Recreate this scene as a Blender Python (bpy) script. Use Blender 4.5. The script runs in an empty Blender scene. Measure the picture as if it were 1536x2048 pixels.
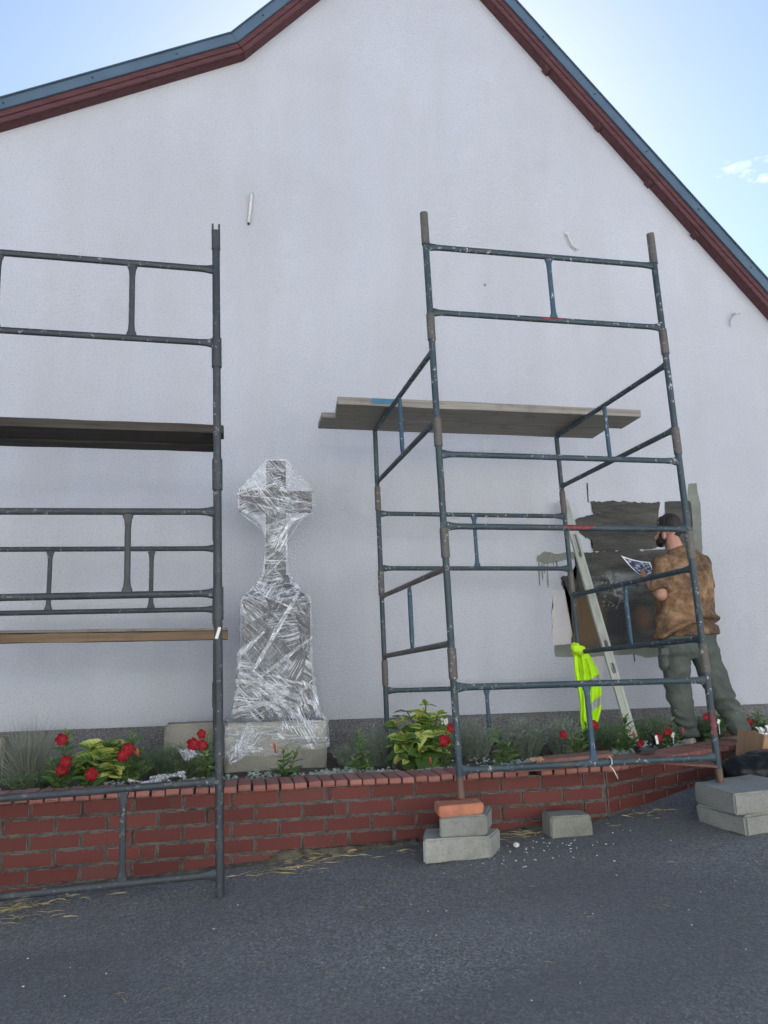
import bpy, bmesh, math, random
from mathutils import Vector, Matrix, noise, Euler
R = math.radians
random.seed(7)
sc = bpy.context.scene
col = sc.collection

# ------------------------------------------------------------------ camera
FPX, PITCH, ROLL, YAW, EYE = 1500.0, R(11.3), R(1.3), R(11.0), 1.15
FW = Vector((math.sin(YAW)*math.cos(PITCH), math.cos(YAW)*math.cos(PITCH), math.sin(PITCH)))
_r = Vector((math.cos(YAW), -math.sin(YAW), 0)); _u = _r.cross(FW)
RT = _r*math.cos(ROLL) - _u*math.sin(ROLL)
UP = _u*math.cos(ROLL) + _r*math.sin(ROLL)
CAM = Vector((0, 0, EYE))
cd = bpy.data.cameras.new('camera'); cam = bpy.data.objects.new('camera', cd); col.objects.link(cam)
cd.sensor_fit = 'VERTICAL'; cd.sensor_height = 24.0; cd.lens = FPX/2048*24.0
cd.clip_start = 0.05; cd.clip_end = 3000
cam.matrix_world = Matrix(((RT.x, UP.x, -FW.x, CAM.x), (RT.y, UP.y, -FW.y, CAM.y), (RT.z, UP.z, -FW.z, CAM.z), (0, 0, 0, 1)))
sc.camera = cam

# ------------------------------------------------------------------ sky, sun, exposure
SUN_EL, SUN_AZ = R(36), R(13)            # the sun stands behind the house, a little to the right
w = bpy.data.worlds.new('World'); sc.world = w; w.use_nodes = True
nt = w.node_tree; nt.nodes.clear()
sky = nt.nodes.new('ShaderNodeTexSky'); sky.sky_type = 'NISHITA'; sky.sun_disc = False
sky.sun_elevation = SUN_EL; sky.sun_rotation = SUN_AZ; sky.air_density = 1.0; sky.dust_density = 0.28; sky.ozone_density = 0.5
tc = nt.nodes.new('ShaderNodeTexCoord')
sep = nt.nodes.new('ShaderNodeSeparateXYZ'); nt.links.new(tc.outputs['Generated'], sep.inputs[0])
mx = nt.nodes.new('ShaderNodeMath'); mx.operation = 'MAXIMUM'; mx.inputs[1].default_value = 0.06; nt.links.new(sep.outputs[2], mx.inputs[0])
cmb = nt.nodes.new('ShaderNodeCombineXYZ')
for i in (0, 1):
    dv = nt.nodes.new('ShaderNodeMath'); dv.operation = 'DIVIDE'; nt.links.new(sep.outputs[i], dv.inputs[0]); nt.links.new(mx.outputs[0], dv.inputs[1]); nt.links.new(dv.outputs[0], cmb.inputs[i])
cn = nt.nodes.new('ShaderNodeTexNoise'); cn.inputs['Scale'].default_value = 1.7; cn.inputs['Detail'].default_value = 8; cn.inputs['Roughness'].default_value = 0.62
cmap = nt.nodes.new('ShaderNodeMapping'); cmap.inputs['Location'].default_value = (1.154, 2.063, 0)
nt.links.new(cmb.outputs[0], cmap.inputs[0]); nt.links.new(cmap.outputs[0], cn.inputs['Vector'])
cr = nt.nodes.new('ShaderNodeValToRGB'); cr.color_ramp.elements[0].position = 0.60; cr.color_ramp.elements[1].position = 0.73
nt.links.new(cn.outputs['Fac'], cr.inputs[0])
cmix = nt.nodes.new('ShaderNodeMix'); cmix.data_type = 'RGBA'; nt.links.new(cr.outputs[0], cmix.inputs[0])
nt.links.new(sky.outputs[0], cmix.inputs[6]); cmix.inputs[7].default_value = (9, 9.3, 9.6, 1)
bg = nt.nodes.new('ShaderNodeBackground'); bg.inputs[1].default_value = 0.050; nt.links.new(cmix.outputs[2], bg.inputs[0])
wo = nt.nodes.new('ShaderNodeOutputWorld'); nt.links.new(bg.outputs[0], wo.inputs[0])
sl = bpy.data.lights.new('sun', 'SUN'); sl.energy = 5.0; sl.angle = R(0.5); sl.color = (1.0, 0.95, 0.87)
so = bpy.data.objects.new('sun', sl); col.objects.link(so)
sdir = Vector((math.sin(SUN_AZ)*math.cos(SUN_EL), math.cos(SUN_AZ)*math.cos(SUN_EL), math.sin(SUN_EL)))
so.rotation_euler = sdir.to_track_quat('Z', 'Y').to_euler(); so.location = sdir*40
sc.view_settings.view_transform = 'Standard'; sc.view_settings.look = 'None'
sc.view_settings.exposure = 2.15; sc.view_settings.gamma = 1.0; sc.view_settings.use_curve_mapping = False
sc.render.engine = 'CYCLES'; sc.cycles.transparent_max_bounces = 14; sc.cycles.max_bounces = 5

# ------------------------------------------------------------------ helpers
def ray(px, py): return FW + RT*((px-768)/FPX) - UP*((py-1024)/FPX)
def P(px, py, Y):
    d = ray(px, py); return CAM + d*(Y/d.y)
def PZ(px, py, Z):
    d = ray(px, py); return CAM + d*((Z-EYE)/d.z)
def g(x, y):                              # asphalt height: rises gently to the right and towards the wall
    return 0.175 + 0.055*9*math.tanh(x/9) + 0.06*9*math.tanh((y-4.06)/9)
def lerp(a, b, t): return a + (b-a)*t
def V(*a): return Vector(a)
rnd = random.uniform

def tag(o, label=None, cat=None, group=None, kind=None):
    if label: o['label'] = label
    if cat: o['category'] = cat
    if group: o['group'] = group
    if kind: o['kind'] = kind
    return o
def empty(name, loc, label, cat, group=None):
    o = bpy.data.objects.new(name, None); o.empty_display_size = 0.1; col.objects.link(o); o.location = loc
    return tag(o, label, cat, group)
WL = {}
def wloc(o):
    return WL.get(o.name, o.location.copy()) if o else Vector((0, 0, 0))
def link(name, me, mat, parent=None):
    o = bpy.data.objects.new(name, me); col.objects.link(o)
    if mat and not me.materials:
        for m_ in (mat if isinstance(mat, (list, tuple)) else [mat]): me.materials.append(m_)
    if parent: o.parent = parent
    return o
class MB:
    def __init__(s): s.v = []; s.f = []; s.mi = []; s.uv = None; s.m = 0
    def add(s, vs, fs):
        n = len(s.v); s.v += [Vector(q) for q in vs]
        for f in fs: s.f.append([i+n for i in f]); s.mi.append(s.m)
    def box(s, c, d, rot=None):
        c = Vector(c); M3 = rot if rot is not None else Matrix.Identity(3)
        vs = [c + M3 @ Vector((sx*d[0]/2, sy*d[1]/2, sz*d[2]/2)) for sx in (-1, 1) for sy in (-1, 1) for sz in (-1, 1)]
        s.add(vs, [(0,1,3,2), (4,6,7,5), (0,4,5,1), (2,3,7,6), (0,2,6,4), (1,5,7,3)])
    def loft(s, rings, cap=True):
        n = len(rings[0]); vs = [q for r in rings for q in r]; fs = []
        for i in range(len(rings)-1):
            for j in range(n): fs.append((i*n+j, i*n+(j+1) % n, (i+1)*n+(j+1) % n, (i+1)*n+j))
        if cap:
            fs.append(tuple(range(n-1, -1, -1))); fs.append(tuple(range((len(rings)-1)*n, len(rings)*n)))
        s.add(vs, fs)
    def tube(s, pts, rad, n=8, ref=None, flat=None):
        pts = [Vector(p) for p in pts]; rings = []
        for i, p in enumerate(pts):
            t = (pts[min(i+1, len(pts)-1)] - pts[max(i-1, 0)]).normalized()
            a = Vector(ref) if ref is not None else (Vector((0, 0, 1)) if abs(t.z) < 0.9 else Vector((1, 0, 0)))
            a = (a - t*a.dot(t)).normalized(); b = t.cross(a)
            r = rad[i] if isinstance(rad, (list, tuple)) else rad
            ra, rb = r if isinstance(r, tuple) else (r, r)
            rings.append([p + a*(ra*math.cos(2*math.pi*k/n)) + b*(rb*math.sin(2*math.pi*k/n)) for k in range(n)])
        s.loft(rings)
    def ball(s, c, r, n=12, rot=None):
        c = Vector(c); r = r if isinstance(r, (tuple, list)) else (r, r, r); M3 = rot if rot is not None else Matrix.Identity(3); rings = []
        for i in range(n//2+1):
            th = math.pi*min(max(i/(n//2), 0.02), 0.98)
            rings.append([c + M3 @ Vector((r[0]*math.sin(th)*math.cos(2*math.pi*k/n), r[1]*math.sin(th)*math.sin(2*math.pi*k/n), -r[2]*math.cos(th))) for k in range(n)])
        s.loft(rings)
    def cap(s, a, b, ra, rb, n=14):       # tapered capsule
        a, b = Vector(a), Vector(b); t = (b-a).normalized()
        pts = []; rad = []
        for i in range(5):
            th = math.pi/2*(i/4); pts.append(a - t*(ra*math.cos(th))); rad.append(max(ra*math.sin(th), ra*0.06))
        for i in range(5):
            th = math.pi/2*(i/4); pts.append(b + t*(rb*math.sin(th))); rad.append(max(rb*math.cos(th), rb*0.06))
        s.tube(pts, rad, n)
    def mesh(s, name, off=None, smooth=False):
        me = bpy.data.meshes.new(name); off = off or Vector((0, 0, 0))
        me.from_pydata([tuple(q-off) for q in s.v], [], s.f)
        if s.uv:
            l = me.uv_layers.new(name='UVMap')
            for lp in me.loops: l.data[lp.index].uv = s.uv[lp.vertex_index]
        if smooth: me.polygons.foreach_set('use_smooth', [True]*len(me.polygons))
        if any(s.mi): me.polygons.foreach_set('material_index', s.mi)
        me.update(); return me
    def build(s, name, mat, parent=None, smooth=False, bevel=0, kind=None, auto=False, origin=None):
        """one mesh object; vertices are given in world space and stored about the parent's origin"""
        base = wloc(parent); off = Vector(origin) if origin is not None else base
        me = s.mesh(name, off, smooth)
        if bevel or True:
            bm = bmesh.new(); bm.from_mesh(me)
            if bevel: bmesh.ops.bevel(bm, geom=bm.edges[:], offset=bevel, segments=2, affect='EDGES', clamp_overlap=True)
            bmesh.ops.recalc_face_normals(bm, faces=bm.faces[:]); bm.to_mesh(me); bm.free()
        if smooth: me.polygons.foreach_set('use_smooth', [True]*len(me.polygons))
        if auto:
            me.polygons.foreach_set('use_smooth', [True]*len(me.polygons)); me.set_sharp_from_angle(angle=R(35))
        o = link(name, me, mat, parent); o.location = off - base; WL[o.name] = off.copy()
        if kind: o['kind'] = kind
        return o
def place(name, me, Mw, parent, mat=None):
    """an object that shares mesh data, given its world matrix"""
    o = link(name, me, mat, parent); o.matrix_basis = Matrix.Translation(-wloc(parent)) @ Mw; return o
def remesh(mb, voxel, name, mat, parent, smooth_it=4, disp=None, base=None):
    me = mb.mesh('tmp'); o = bpy.data.objects.new('tmp', me); col.objects.link(o)
    m_ = o.modifiers.new('r', 'REMESH'); m_.mode = 'VOXEL'; m_.voxel_size = voxel
    s_ = o.modifiers.new('s', 'SMOOTH'); s_.iterations = smooth_it; s_.factor = 0.5
    dg = bpy.context.evaluated_depsgraph_get(); ev = o.evaluated_get(dg)
    out = bpy.data.meshes.new_from_object(ev); bpy.data.objects.remove(o); bpy.data.meshes.remove(me)
    out.name = name; base = base if base is not None else wloc(parent)
    nrm = [v.normal.copy() for v in out.vertices]
    for v, n_ in zip(out.vertices, nrm):
        p = v.co.copy()
        if disp: p = p + n_*disp(p, n_)
        v.co = p - base
    out.polygons.foreach_set('use_smooth', [True]*len(out.polygons)); out.update()
    ob = link(name, out, mat, parent); WL[ob.name] = Vector(base); return ob

# ------------------------------------------------------------------ materials
class N:
    def __init__(s, name):
        s.mat = bpy.data.materials.new(name); s.mat.use_nodes = True; s.t = s.mat.node_tree; s.t.nodes.clear()
        s.out = s.t.nodes.new('ShaderNodeOutputMaterial'); s.b = s.t.nodes.new('ShaderNodeBsdfPrincipled'); s.t.links.new(s.b.outputs[0], s.out.inputs[0])
        s.co = s.t.nodes.new('ShaderNodeTexCoord'); s.c = s.co.outputs['Object']
    def nd(s, typ, **k):
        n = s.t.nodes.new(typ)
        for a, b in k.items():
            if hasattr(n, a): setattr(n, a, b)
        return n
    def l(s, a, b): s.t.links.new(a, b)
    def map(s, scale=(1, 1, 1), rot=(0, 0, 0), loc=(0, 0, 0), vec=None):
        m = s.nd('ShaderNodeMapping'); m.inputs['Scale'].default_value = scale; m.inputs['Rotation'].default_value = rot; m.inputs['Location'].default_value = loc
        s.l(vec or s.c, m.inputs[0]); return m.outputs[0]
    def noise(s, scale, detail=3, rough=0.55, vec=None, dist=0, out='Fac'):
        n = s.nd('ShaderNodeTexNoise'); n.inputs['Scale'].default_value = scale; n.inputs['Detail'].default_value = detail; n.inputs['Roughness'].default_value = rough; n.inputs['Distortion'].default_value = dist
        s.l(vec or s.c, n.inputs['Vector']); return n.outputs[out]
    def vor(s, scale, vec=None, feature='F1', out='Distance'):
        n = s.nd('ShaderNodeTexVoronoi'); n.feature = feature; n.inputs['Scale'].default_value = scale; s.l(vec or s.c, n.inputs['Vector']); return n.outputs[out]
    def ramp(s, fac, stops):
        n = s.nd('ShaderNodeValToRGB'); e = n.color_ramp.elements
        while len(e) < len(stops): e.new(0.5)
        for k, (p, c) in enumerate(stops):
            e[k].position = p; e[k].color = (c, c, c, 1) if isinstance(c, (int, float)) else (*c, 1)
        s.l(fac, n.inputs[0]); return n.outputs[0]
    def mix(s, fac, a, b, mode='MIX'):
        n = s.nd('ShaderNodeMix'); n.data_type = 'RGBA'; n.blend_type = mode
        for sock, v in ((n.inputs[0], fac), (n.inputs[6], a), (n.inputs[7], b)):
            if isinstance(v, (int, float)): sock.default_value = v
            elif isinstance(v, (tuple, list)): sock.default_value = (*v, 1)
            else: s.l(v, sock)
        return n.outputs[2]
    def math(s, op, a, b=0.0, clamp=False):
        n = s.nd('ShaderNodeMath', operation=op); n.use_clamp = clamp
        for sock, v in ((n.inputs[0], a), (n.inputs[1], b)):
            if isinstance(v, (int, float)): sock.default_value = v
            else: s.l(v, sock)
        return n.outputs[0]
    def bump(s, h, dist=0.002, strength=1.0, prev=None):
        n = s.nd('ShaderNodeBump'); n.inputs['Distance'].default_value = dist; n.inputs['Strength'].default_value = strength; s.l(h, n.inputs['Height'])
        if prev is not None: s.l(prev, n.inputs['Normal'])
        return n.outputs[0]
    def rand(s):
        n = s.nd('ShaderNodeObjectInfo'); return n.outputs['Random']
    def hsv(s, colr, h=0.5, sa=1.0, v=1.0):
        n = s.nd('ShaderNodeHueSaturation')
        for nm, x in (('Hue', h), ('Saturation', sa), ('Value', v)):
            if isinstance(x, (int, float)): n.inputs[nm].default_value = x
            else: s.l(x, n.inputs[nm])
        s.l(colr, n.inputs['Color']); return n.outputs[0]
    def fin(s, colr=None, rough=None, normal=None, metal=None, spec=None, **k):
        for nm, x in (('Base Color', colr), ('Roughness', rough), ('Normal', normal), ('Metallic', metal), ('Specular IOR Level', spec)):
            if x is None: continue
            if isinstance(x, (int, float)): s.b.inputs[nm].default_value = x
            elif isinstance(x, (tuple, list)): s.b.inputs[nm].default_value = (*x, 1)
            else: s.l(x, s.b.inputs[nm])
        for nm, x in k.items(): s.b.inputs[nm.replace('_', ' ')].default_value = x
        return s.mat
def simple(name, c, rough=0.7, var=0.25, scale=12, bump=0.0, bscale=60, metal=0, spec=0.5, dark=None):
    n = N(name); c2 = dark or tuple(x*(1-var) for x in c)
    colr = n.mix(n.ramp(n.noise(scale, 4), [(0.35, 0), (0.65, 1)]), c2, c)
    nm = n.bump(n.noise(bscale, 3), bump) if bump else None
    return n.fin(colr, rough, nm, metal, spec)

def m_stucco():
    n = N('stucco'); big = n.noise(0.55, 4, 0.6); st = n.noise(1.0, 3, 0.6, n.map((1.6, 1, 0.35)))
    c = n.mix(n.ramp(big, [(0.3, 0), (0.7, 1)]), (0.435, 0.458, 0.500), (0.495, 0.520, 0.565))
    c = n.mix(n.ramp(st, [(0.38, 0.3), (0.55, 0)]), c, (0.40, 0.405, 0.42))
    gr = n.noise(80, 2, 0.65); g2 = n.noise(210, 2, 0.5)
    c = n.mix(n.ramp(gr, [(0.36, 0.42), (0.5, 0)]), c, (0.32, 0.325, 0.34))
    trow = n.noise(26, 3, 0.6, n.map((1, 1, 1.7)))
    nm = n.bump(trow, 0.006, 0.55); nm = n.bump(gr, 0.006, 0.75, nm); nm = n.bump(g2, 0.003, 0.5, nm)
    return n.fin(c, 0.93, nm, spec=0.2)
def m_plinth():
    n = N('mosaic_plaster'); v = n.nd('ShaderNodeTexVoronoi'); v.inputs['Scale'].default_value = 230; n.l(n.c, v.inputs['Vector'])
    bw = n.nd('ShaderNodeRGBToBW'); n.l(v.outputs['Color'], bw.inputs[0])
    c = n.ramp(bw.outputs[0], [(0.2, (0.07, 0.071, 0.075)), (0.55, (0.135, 0.137, 0.143)), (0.85, (0.27, 0.275, 0.28))])
    return n.fin(c, 0.6, n.bump(v.outputs['Distance'], 0.003, 0.8))
def m_asphalt():
    n = N('asphalt'); v = n.nd('ShaderNodeTexVoronoi'); v.inputs['Scale'].default_value = 120; n.l(n.c, v.inputs['Vector'])
    bw = n.nd('ShaderNodeRGBToBW'); n.l(v.outputs['Color'], bw.inputs[0])
    c = n.ramp(bw.outputs[0], [(0.15, (0.085, 0.086, 0.083)), (0.5, (0.155, 0.157, 0.150)), (0.8, (0.23, 0.23, 0.22)), (0.97, (0.36, 0.36, 0.34))])
    big = n.noise(1.1, 5, 0.65); c = n.mix(n.ramp(big, [(0.3, 0), (0.7, 0.55)]), c, (0.155, 0.152, 0.15))
    dust = n.noise(3.2, 6, 0.7); c = n.mix(n.ramp(dust, [(0.58, 0), (0.78, 0.25)]), c, (0.24, 0.235, 0.22))
    pt = n.noise(0.45, 3, 0.5, n.map((1, 2.2, 1))); c = n.mix(n.ramp(pt, [(0.42, 0.5), (0.58, 0)]), c, (0.085, 0.087, 0.085))
    spk = n.vor(38, out='Distance'); sn = n.noise(2.2, 2)
    sp = n.math('MULTIPLY', n.ramp(spk, [(0.05, 1), (0.08, 0)]), n.ramp(sn, [(0.56, 0), (0.70, 0.6)]))
    c = n.mix(sp, c, (0.36, 0.36, 0.34))
    nm = n.bump(v.outputs['Distance'], 0.0035, 0.8); nm = n.bump(n.noise(30, 3), 0.004, 0.35, nm)
    return n.fin(c, 0.88, nm, spec=0.35)
def m_brick():
    n = N('clinker_brick'); rn = n.rand()
    c = n.ramp(rn, [(0.0, (0.088, 0.026, 0.022)), (0.35, (0.110, 0.032, 0.027)), (0.8, (0.130, 0.039, 0.032)), (1.0, (0.115, 0.046, 0.040))])
    fine = n.noise(60, 3, 0.6); c = n.mix(n.ramp(fine, [(0.3, 0.25), (0.6, 0)]), c, (0.10, 0.035, 0.03))
    stain = n.noise(7, 5, 0.7); c = n.mix(n.ramp(stain, [(0.60, 0), (0.85, 0.35)]), c, (0.20, 0.14, 0.12))
    drip = n.noise(1.0, 3, 0.6, n.map((60, 60, 4))); c = n.mix(n.ramp(drip, [(0.70, 0), (0.80, 0.3)]), c, (0.30, 0.24, 0.21))
    return n.fin(c, 0.7, n.bump(n.noise(150, 3), 0.0015, 0.6), spec=0.2)
def m_coping():
    n = N('coping_brick'); rn = n.rand()
    c = n.ramp(rn, [(0.0, (0.21, 0.070, 0.054)), (0.5, (0.27, 0.097, 0.075)), (1.0, (0.33, 0.135, 0.105))])
    st = n.noise(16, 5, 0.7); c = n.mix(n.ramp(st, [(0.45, 0), (0.75, 0.5)]), c, (0.24, 0.18, 0.155))
    c = n.mix(n.ramp(n.noise(80, 2), [(0.3, 0.35), (0.5, 0)]), c, (0.10, 0.045, 0.035))
    return n.fin(c, 0.72, n.bump(n.noise(120, 3), 0.002, 0.6))
def m_smear():
    n = N('brick_edge'); c = n.mix(n.ramp(n.noise(40, 4, 0.7), [(0.40, 0), (0.55, 1)]), (0.10, 0.045, 0.038), (0.20, 0.185, 0.165)); return n.fin(c, 0.9, spec=0.2)
def m_mortar():
    n = N('mortar'); c = n.mix(n.ramp(n.noise(18, 4), [(0.35, 0), (0.65, 1)]), (0.055, 0.055, 0.050), (0.125, 0.123, 0.112))
    c = n.mix(n.ramp(n.noise(5, 5, 0.7), [(0.54, 0), (0.68, 0.85)]), c, (0.018, 0.021, 0.015))
    return n.fin(c, 0.95, n.bump(n.noise(90, 4, 0.7), 0.006, 0.9))
def m_concrete(name, tint=(0.30, 0.305, 0.28), pit=0.5):
    n = N(name); c = n.mix(n.ramp(n.noise(9, 5, 0.65), [(0.3, 0), (0.7, 1)]), tuple(x*0.72 for x in tint), tint)
    c = n.mix(n.ramp(n.noise(4.5, 6, 0.72), [(0.46, 0), (0.64, 0.8)]), c, tuple(x*0.5 for x in tint))
    c = n.mix(n.ramp(n.noise(110, 2), [(0.32, 0.5), (0.45, 0)]), c, tuple(x*0.4 for x in tint))
    nm = n.bump(n.noise(45, 4, 0.7), 0.004, 0.6); nm = n.bump(n.ramp(n.vor(60), [(0.0, 0), (pit, 1)]), 0.003, 0.5, nm)
    return n.fin(c, 0.92, nm, spec=0.25)
def m_steel(name, c1, c2, rust, white=0.6):
    n = N(name); c = n.mix(n.ramp(n.noise(4, 5, 0.7), [(0.35, 0), (0.65, 1)]), c1, c2)
    c = n.mix(n.ramp(n.noise(11, 6, 0.75), [(0.55, 0), (0.68, 0.85)]), c, rust)
    sp = n.math('MULTIPLY', n.ramp(n.noise(42, 3, 0.7), [(0.60, 0), (0.66, 1)]), n.ramp(n.noise(2.4, 3), [(0.40, 0), (0.60, white)]))
    c = n.mix(sp, c, (0.55, 0.55, 0.53))
    rg = n.ramp(n.noise(16, 4), [(0.3, 0.42), (0.7, 0.68)])
    return n.fin(c, rg, n.bump(n.noise(55, 4, 0.7), 0.0015, 0.5), spec=0.45)
def m_wood(name, c1, c2, axis=0, grain=30, dark=(0.05, 0.04, 0.035), dirt=0.6):
    n = N(name); s_ = [grain*1.6]*3; s_[axis] = 1.2
    gz = n.noise(1.0, 5, 0.65, n.map(tuple(s_))); c = n.mix(n.ramp(gz, [(0.32, 0), (0.68, 1)]), c1, c2)
    c = n.mix(n.ramp(n.noise(5, 5, 0.7), [(0.55, 0), (0.75, dirt)]), c, dark)
    return n.fin(c, 0.85, n.bump(gz, 0.003, 0.6), spec=0.25)
def m_leaf(name, c1, c2, rough=0.45, var=True):
    n = N(name); r_ = n.rand() if var else n.noise(7, 2)
    c = n.mix(r_, c1, c2); c = n.mix(n.ramp(n.noise(40, 3), [(0.3, 0.4), (0.7, 0)]), c, tuple(x*0.55 for x in c1))
    n.fin(c, rough, None, spec=0.4); n.b.inputs['Subsurface Weight'].default_value = 0.0
    tr = n.nd('ShaderNodeBsdfTranslucent'); n.l(n.hsv(c, 0.49, 1.1, 1.3), tr.inputs[0]); ms = n.nd('ShaderNodeMixShader'); ms.inputs[0].default_value = 0.25
    n.l(n.b.outputs[0], ms.inputs[1]); n.l(tr.outputs[0], ms.inputs[2]); n.l(ms.outputs[0], n.out.inputs[0]); return n.mat
def m_varieg():
    n = N('variegated_leaf'); uvn = n.nd('ShaderNodeSeparateXYZ'); n.l(n.co.outputs['UV'], uvn.inputs[0])
    a = n.math('ABSOLUTE', n.math('SUBTRACT', uvn.outputs[0], 0.5)); a2 = n.math('MULTIPLY', a, 2.0)
    ph = n.math('ADD', n.math('MULTIPLY', uvn.outputs[1], 44.0), n.math('MULTIPLY', a2, -11.0)); vein = n.math('SINE', ph)
    rn = n.rand(); edge = n.math('ADD', n.math('MULTIPLY', a2, 0.75), n.math('MULTIPLY', vein, 0.16)); edge = n.math('ADD', edge, n.math('MULTIPLY', n.math('SUBTRACT', rn, 0.45), 0.9))
    edge = n.math('ADD', edge, n.math('MULTIPLY', n.math('SUBTRACT', n.noise(30, 2), 0.5), 0.3))
    c = n.ramp(edge, [(0.15, (0.07, 0.15, 0.03)), (0.42, (0.20, 0.30, 0.045)), (0.70, (0.46, 0.52, 0.10)), (1.0, (0.62, 0.62, 0.22))])
    n.fin(c, 0.42, n.bump(vein, 0.002, 0.6), spec=0.4)
    tr = n.nd('ShaderNodeBsdfTranslucent'); n.l(c, tr.inputs[0]); ms = n.nd('ShaderNodeMixShader'); ms.inputs[0].default_value = 0.22
    n.l(n.b.outputs[0], ms.inputs[1]); n.l(tr.outputs[0], ms.inputs[2]); n.l(ms.outputs[0], n.out.inputs[0]); return n.mat
def m_film(name='stretch_film', base=0.03, gain=0.95, sc_=1.0, white=(0.86, 0.90, 0.93), dens=None):
    """thin clear film: drawn into fine parallel creases whose direction changes from patch to patch"""
    n = N(name); wob = n.nd('ShaderNodeTexNoise'); wob.inputs['Scale'].default_value = 3.5; n.l(n.c, wob.inputs['Vector'])
    ad = n.nd('ShaderNodeVectorMath', operation='MULTIPLY_ADD'); n.l(wob.outputs['Color'], ad.inputs[0]); ad.inputs[1].default_value = (0.10, 0.10, 0.10); n.l(n.c, ad.inputs[2])
    def layer(cs, off, sx, sz, lo, hi):
        cell = n.nd('ShaderNodeTexVoronoi'); cell.inputs['Scale'].default_value = cs*sc_; n.l(n.map(loc=off, vec=ad.outputs[0]), cell.inputs['Vector'])
        bw = n.nd('ShaderNodeSeparateXYZ'); n.l(cell.outputs['Color'], bw.inputs[0])
        ang = n.math('MULTIPLY', n.math('SUBTRACT', bw.outputs[0], 0.5), 2.6)
        vr = n.nd('ShaderNodeVectorRotate', rotation_type='Y_AXIS'); n.l(ad.outputs[0], vr.inputs['Vector']); n.l(ang, vr.inputs['Angle'])
        s_ = n.noise(1.0, 2, 0.6, n.map((sx*sc_, 10, sz*sc_), vec=vr.outputs[0])); amt = n.ramp(bw.outputs[1], [(0.15, 0.15), (0.75, 1.0)])
        return s_, n.math('MULTIPLY', n.ramp(s_, [(lo, 0), (hi, 1)]), amt)
    s1, a1 = layer(4.4, (0, 0, 0), 5.0, 105, 0.465, 0.585); s2, a2 = layer(2.8, (3, 1, 5), 4.0, 170, 0.48, 0.59)
    st = n.math('MAXIMUM', a1, n.math('MULTIPLY', a2, 0.8))
    sp = n.nd('ShaderNodeSeparateXYZ'); n.l(n.c, sp.inputs[0])
    wrap = n.ramp(n.math('DIVIDE', sp.outputs[2], 2.1), dens or [(0, 1), (1, 1)])                # how many turns of film lie over one another
    patchy = n.ramp(n.noise(8*sc_, 4, 0.65), [(0.36, 0.10), (0.60, 1)])
    al = n.math('ADD', n.math('MULTIPLY', n.math('MULTIPLY', n.math('MULTIPLY', st, patchy), wrap), gain), base, True)
    nm = n.bump(n.noise(11*sc_, 2, 0.5, n.map((1, 1, .45), rot=(0, .6, 0))), 0.05, 0.8); nm = n.bump(s1, 0.010, 0.9, nm); nm = n.bump(s2, 0.006, 0.8, nm)
    n.fin(white, 0.10, nm, spec=0.8)
    gl = n.nd('ShaderNodeBsdfGlossy'); gl.inputs['Roughness'].default_value = 0.06; gl.inputs['Color'].default_value = (0.95, 0.97, 1, 1); n.l(nm, gl.inputs['Normal'])
    tr = n.nd('ShaderNodeBsdfTransparent'); tr.inputs[0].default_value = (0.97, 0.98, 0.985, 1)
    m0 = n.nd('ShaderNodeMixShader'); n.l(n.math('ADD', n.math('MULTIPLY', wrap, 0.045), 0.015), m0.inputs[0]); n.l(tr.outputs[0], m0.inputs[1]); n.l(gl.outputs[0], m0.inputs[2])
    ms = n.nd('ShaderNodeMixShader'); n.l(al, ms.inputs[0]); n.l(m0.outputs[0], ms.inputs[1]); n.l(n.b.outputs[0], ms.inputs[2]); n.l(ms.outputs[0], n.out.inputs[0])
    return n.mat
def m_shirt():
    n = N('tie_dye_cotton'); a = n.noise(17, 7, 0.72, dist=0.1); b = n.noise(5.0, 4, 0.65)
    f = n.math('ADD', n.math('MULTIPLY', a, 0.50), n.math('MULTIPLY', b, 0.60))
    c = n.ramp(f, [(0.42, (0.050, 0.037, 0.031)), (0.50, (0.100, 0.067, 0.045)), (0.58, (0.195, 0.118, 0.066)), (0.69, (0.34, 0.22, 0.14))])
    return n.fin(c, 0.9, n.bump(n.noise(14, 4, 0.6), 0.006, 0.5), spec=0.2)
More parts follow.
